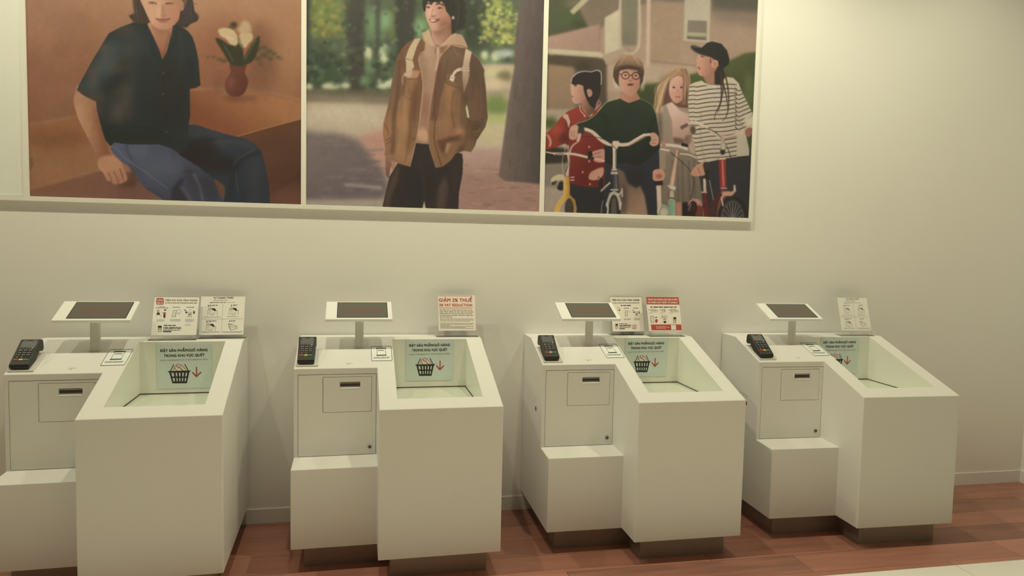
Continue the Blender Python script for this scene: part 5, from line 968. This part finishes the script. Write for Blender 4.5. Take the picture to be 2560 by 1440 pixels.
def draw_steps(q, faint=False):
    # source frame: first kiosk's card, quad px ~ (1310..2400, 100..1050)
    def fn(cd, wd, hh, P):
        R = random.Random(5); k = Decal(q, wd, hh, P); g = Decal(q, wd, hh, P)
        k.text('TỰ THANH TOÁN', 1860, 166, 44, 490, True); g.dashes(1605, 1960, 206, 14, R); k.dashes(1525, 1910, 258, 14, R); g.dashes(1930, 2165, 260, 9, R)
        g.line([(1850, 300), (1808, 1000)], 5); g.line([(1320, 664), (2345, 664)], 5)
        for n, x, y, xx in (('1', 1490, 358, 1515), ('2', 2062, 358, 2098), ('3', 1452, 744, 1488), ('4', 2012, 742, 2048)):
            k.text(n, x, y, 42, 18 if n == '1' else 30, True); k.dashes(xx, xx+(200 if x < 1800 else 100), y-32, 16, R); g.dashes(xx, xx+90, y-2, 7, R)
        for cx, cy in ((1590, 390), (2110, 390), (1550, 775)):
            k.line([(cx-115, cy+170), (cx-105, cy+50), (cx-90, cy+40), (cx-50, cy+42)], 6); k.line([(cx+115, cy+180), (cx+118, cy+70), (cx+90, cy+75)], 6)
            k.poly([(cx-30, cy+30), (cx, cy+8), (cx+60, cy+10), (cx+95, cy+72), (cx+60, cy+80), (cx+10, cy+52)]); k.line([(cx-95, cy+10), (cx-90, cy+42), (cx-40, cy+30), (cx-30, cy+5), (cx-90, cy+5)], 6)
            k.line([(cx-65, cy+80), (cx-72, cy+150), (cx-10, cy+178), (cx+45, cy+150), (cx+55, cy+85)], 6); k.line([(cx-10, cy+95), (cx-8, cy+150)], 6); k.line([(cx-60, cy+78), (cx-15, cy+62)], 5)
        k.line([(1975, 800), (1990, 780), (2080, 805), (2190, 850), (2190, 900), (2040, 938), (1980, 840)], 6); k.line([(1985, 790), (2000, 850), (2190, 870)], 6); k.line([(2000, 800), (2040, 815), (2060, 805)], 8); k.line([(2020, 870), (2040, 938)], 6)
        k.dashes(1360, 1790, 614, 7, R); g.dashes(1950, 2240, 608, 13, R); k.dashes(1330, 1755, 984, 10, R); k.dashes(1835, 2318, 980, 9, R); g.dashes(1860, 2300, 1006, 4, R)
        k.build('black_printing', 'grey_ink' if faint else 'ink', cd); g.build('grey_printing', 'grey_ink', cd)
    return fn
def draw_tax(q):
    def fn(cd, wd, hh, P):
        R = random.Random(13); r_ = Decal(q, wd, hh, P); k = Decal(q, wd, hh, P); g = Decal(q, wd, hh, P)
        r_.line([(205, 203), (1105, 203)], 10); r_.line([(205, 530), (1112, 528)], 12)
        r_.text('GIẢM 2% THUẾ', 658, 360, 92, 895, True); r_.text('2% VAT REDUCTION', 660, 484, 72, 895, True); r_.build('red_lettering', 'red_ink', cd)
        for y, x1 in ((588, 1140), (636, 1142), (684, 1140), (732, 1145), (780, 580)): k.dashes(215, x1, y, 20, R)
        for y, x1 in ((830, 1150), (863, 1152), (897, 1060), (960, 1150), (988, 1150), (1018, 480), (1045, 1152), (1075, 930), (1104, 1152)): g.dashes(218, x1, y, 12, R)
        k.build('black_printing', 'grey_ink', cd); g.build('small_print', 'grey_ink', cd)
    return fn
def draw_gift(q):
    def fn(cd, wd, hh, P):
        R = random.Random(17); r_ = Decal(q, wd, hh, P); k = Decal(q, wd, hh, P); w_ = Decal(q, wd, hh, P, .0008); g = Decal(q, wd, hh, P)
        r_.poly([(1238, 150), (2230, 150), (2262, 375), (1262, 370)]); r_.poly([(1385, 972), (2308, 972), (2330, 1145), (1408, 1142)]); w_.poly([(1992, 985), (2146, 988), (2156, 1136), (2006, 1130)])
        w_.text('THAM GIA ĐÁNH GIÁ SẢN PHẨM', 1742, 250, 48, 905, True); w_.text('VÀ NHẬN QUÀ TẶNG TỪ UNIQLO', 1750, 336, 48, 905, True)
        w_.dashes(1540, 1850, 1040, 15, R); w_.dashes(1550, 1850, 1082, 15, R); w_.dashes(1880, 1970, 1058, 16, R)
        k.dashes(1370, 2170, 452, 26, R)
        for x, xe in ((1335, 1600), (1665, 1840), (1940, 2235)):
            k.rect(x-6, 522, x+8, 562); k.dashes(x+40, min(xe, x+230), 524, 13, R); k.dashes(x+45, xe, 566, 16, R); g.dashes(x, xe, 618, 7, R); g.dashes(x, x+110, 642, 7, R)
        phone(k, 1378, 722, 90, 190, 9, -18); k.disc(1545, 760, 26, 16); r_.disc(1555, 865, 40, 58); k.line([(1530, 830), (1556, 920)], 7)
        g.rrect(1690, 700, 1890, 785, 30, 6); k.disc(1742, 744, 12, 22); k.dashes(1770, 1860, 744, 12, R); k.arc(1808, 840, 32, 30, 14, 180, 360); k.disc(1812, 900, 44, 34)
        cup(k, 2072, 755, 86, 175, 12)
        r_.build('red_printing', 'red_ink', cd); k.build('black_printing', 'ink', cd); w_.build('white_printing', 'white_ink', cd); g.build('grey_printing', 'grey_ink', cd)
    return fn
mat_title = mat('brownish_title_ink', (.20, .085, .07), .6)
q0a = [(170, 130), (1260, 130), (1195, 1050), (70, 1070)]; q0b = [(1310, 100), (2400, 120), (2345, 1050), (1250, 1050)]
q1 = [(190, 180), (1185, 180), (1220, 1165), (160, 1180)]; q2a = [(150, 150), (1170, 160), (1280, 1175), (240, 1180)]; q2b = [(1235, 145), (2235, 145), (2345, 1170), (1340, 1170)]
stand(0, (.0538, 1.2014, .132, 1.0241, .5035, .7063), 'clear stand with app card bearing a square red logo, left of the leftmost pair', draw_app(q0a, True), wr=-.001)
stand(0, (.0175, 1.2032, .0899, 1.0187, .709, .9168), 'clear stand with four-step payment card, right half of the leftmost pair', draw_steps(q0b), wl=-.001)
stand(1, (.0500, 1.2180, .1018, 1.0325, .7068, .9063), 'clear stand holding the card with red tax reduction heading', draw_tax(q1), 'pinkcard')
stand(2, (.0120, 1.2080, .0760, 1.0210, .4885, .6760), 'clear stand with app card partly hidden behind a monitor corner', draw_app(q2a, False), 'pinkcard', wr=-.012)
stand(2, (.0723, 1.2164, .1384, 1.0298, .6790, .8763), 'clear stand holding the card with red top and bottom bands', draw_gift(q2b), 'pinkcard', wl=-.001)
stand(3, (.0800, 1.2200, .1400, 1.0310, .6817, .8756), 'clear stand with four-step payment card on the rightmost kiosk', draw_steps(q0b, True))
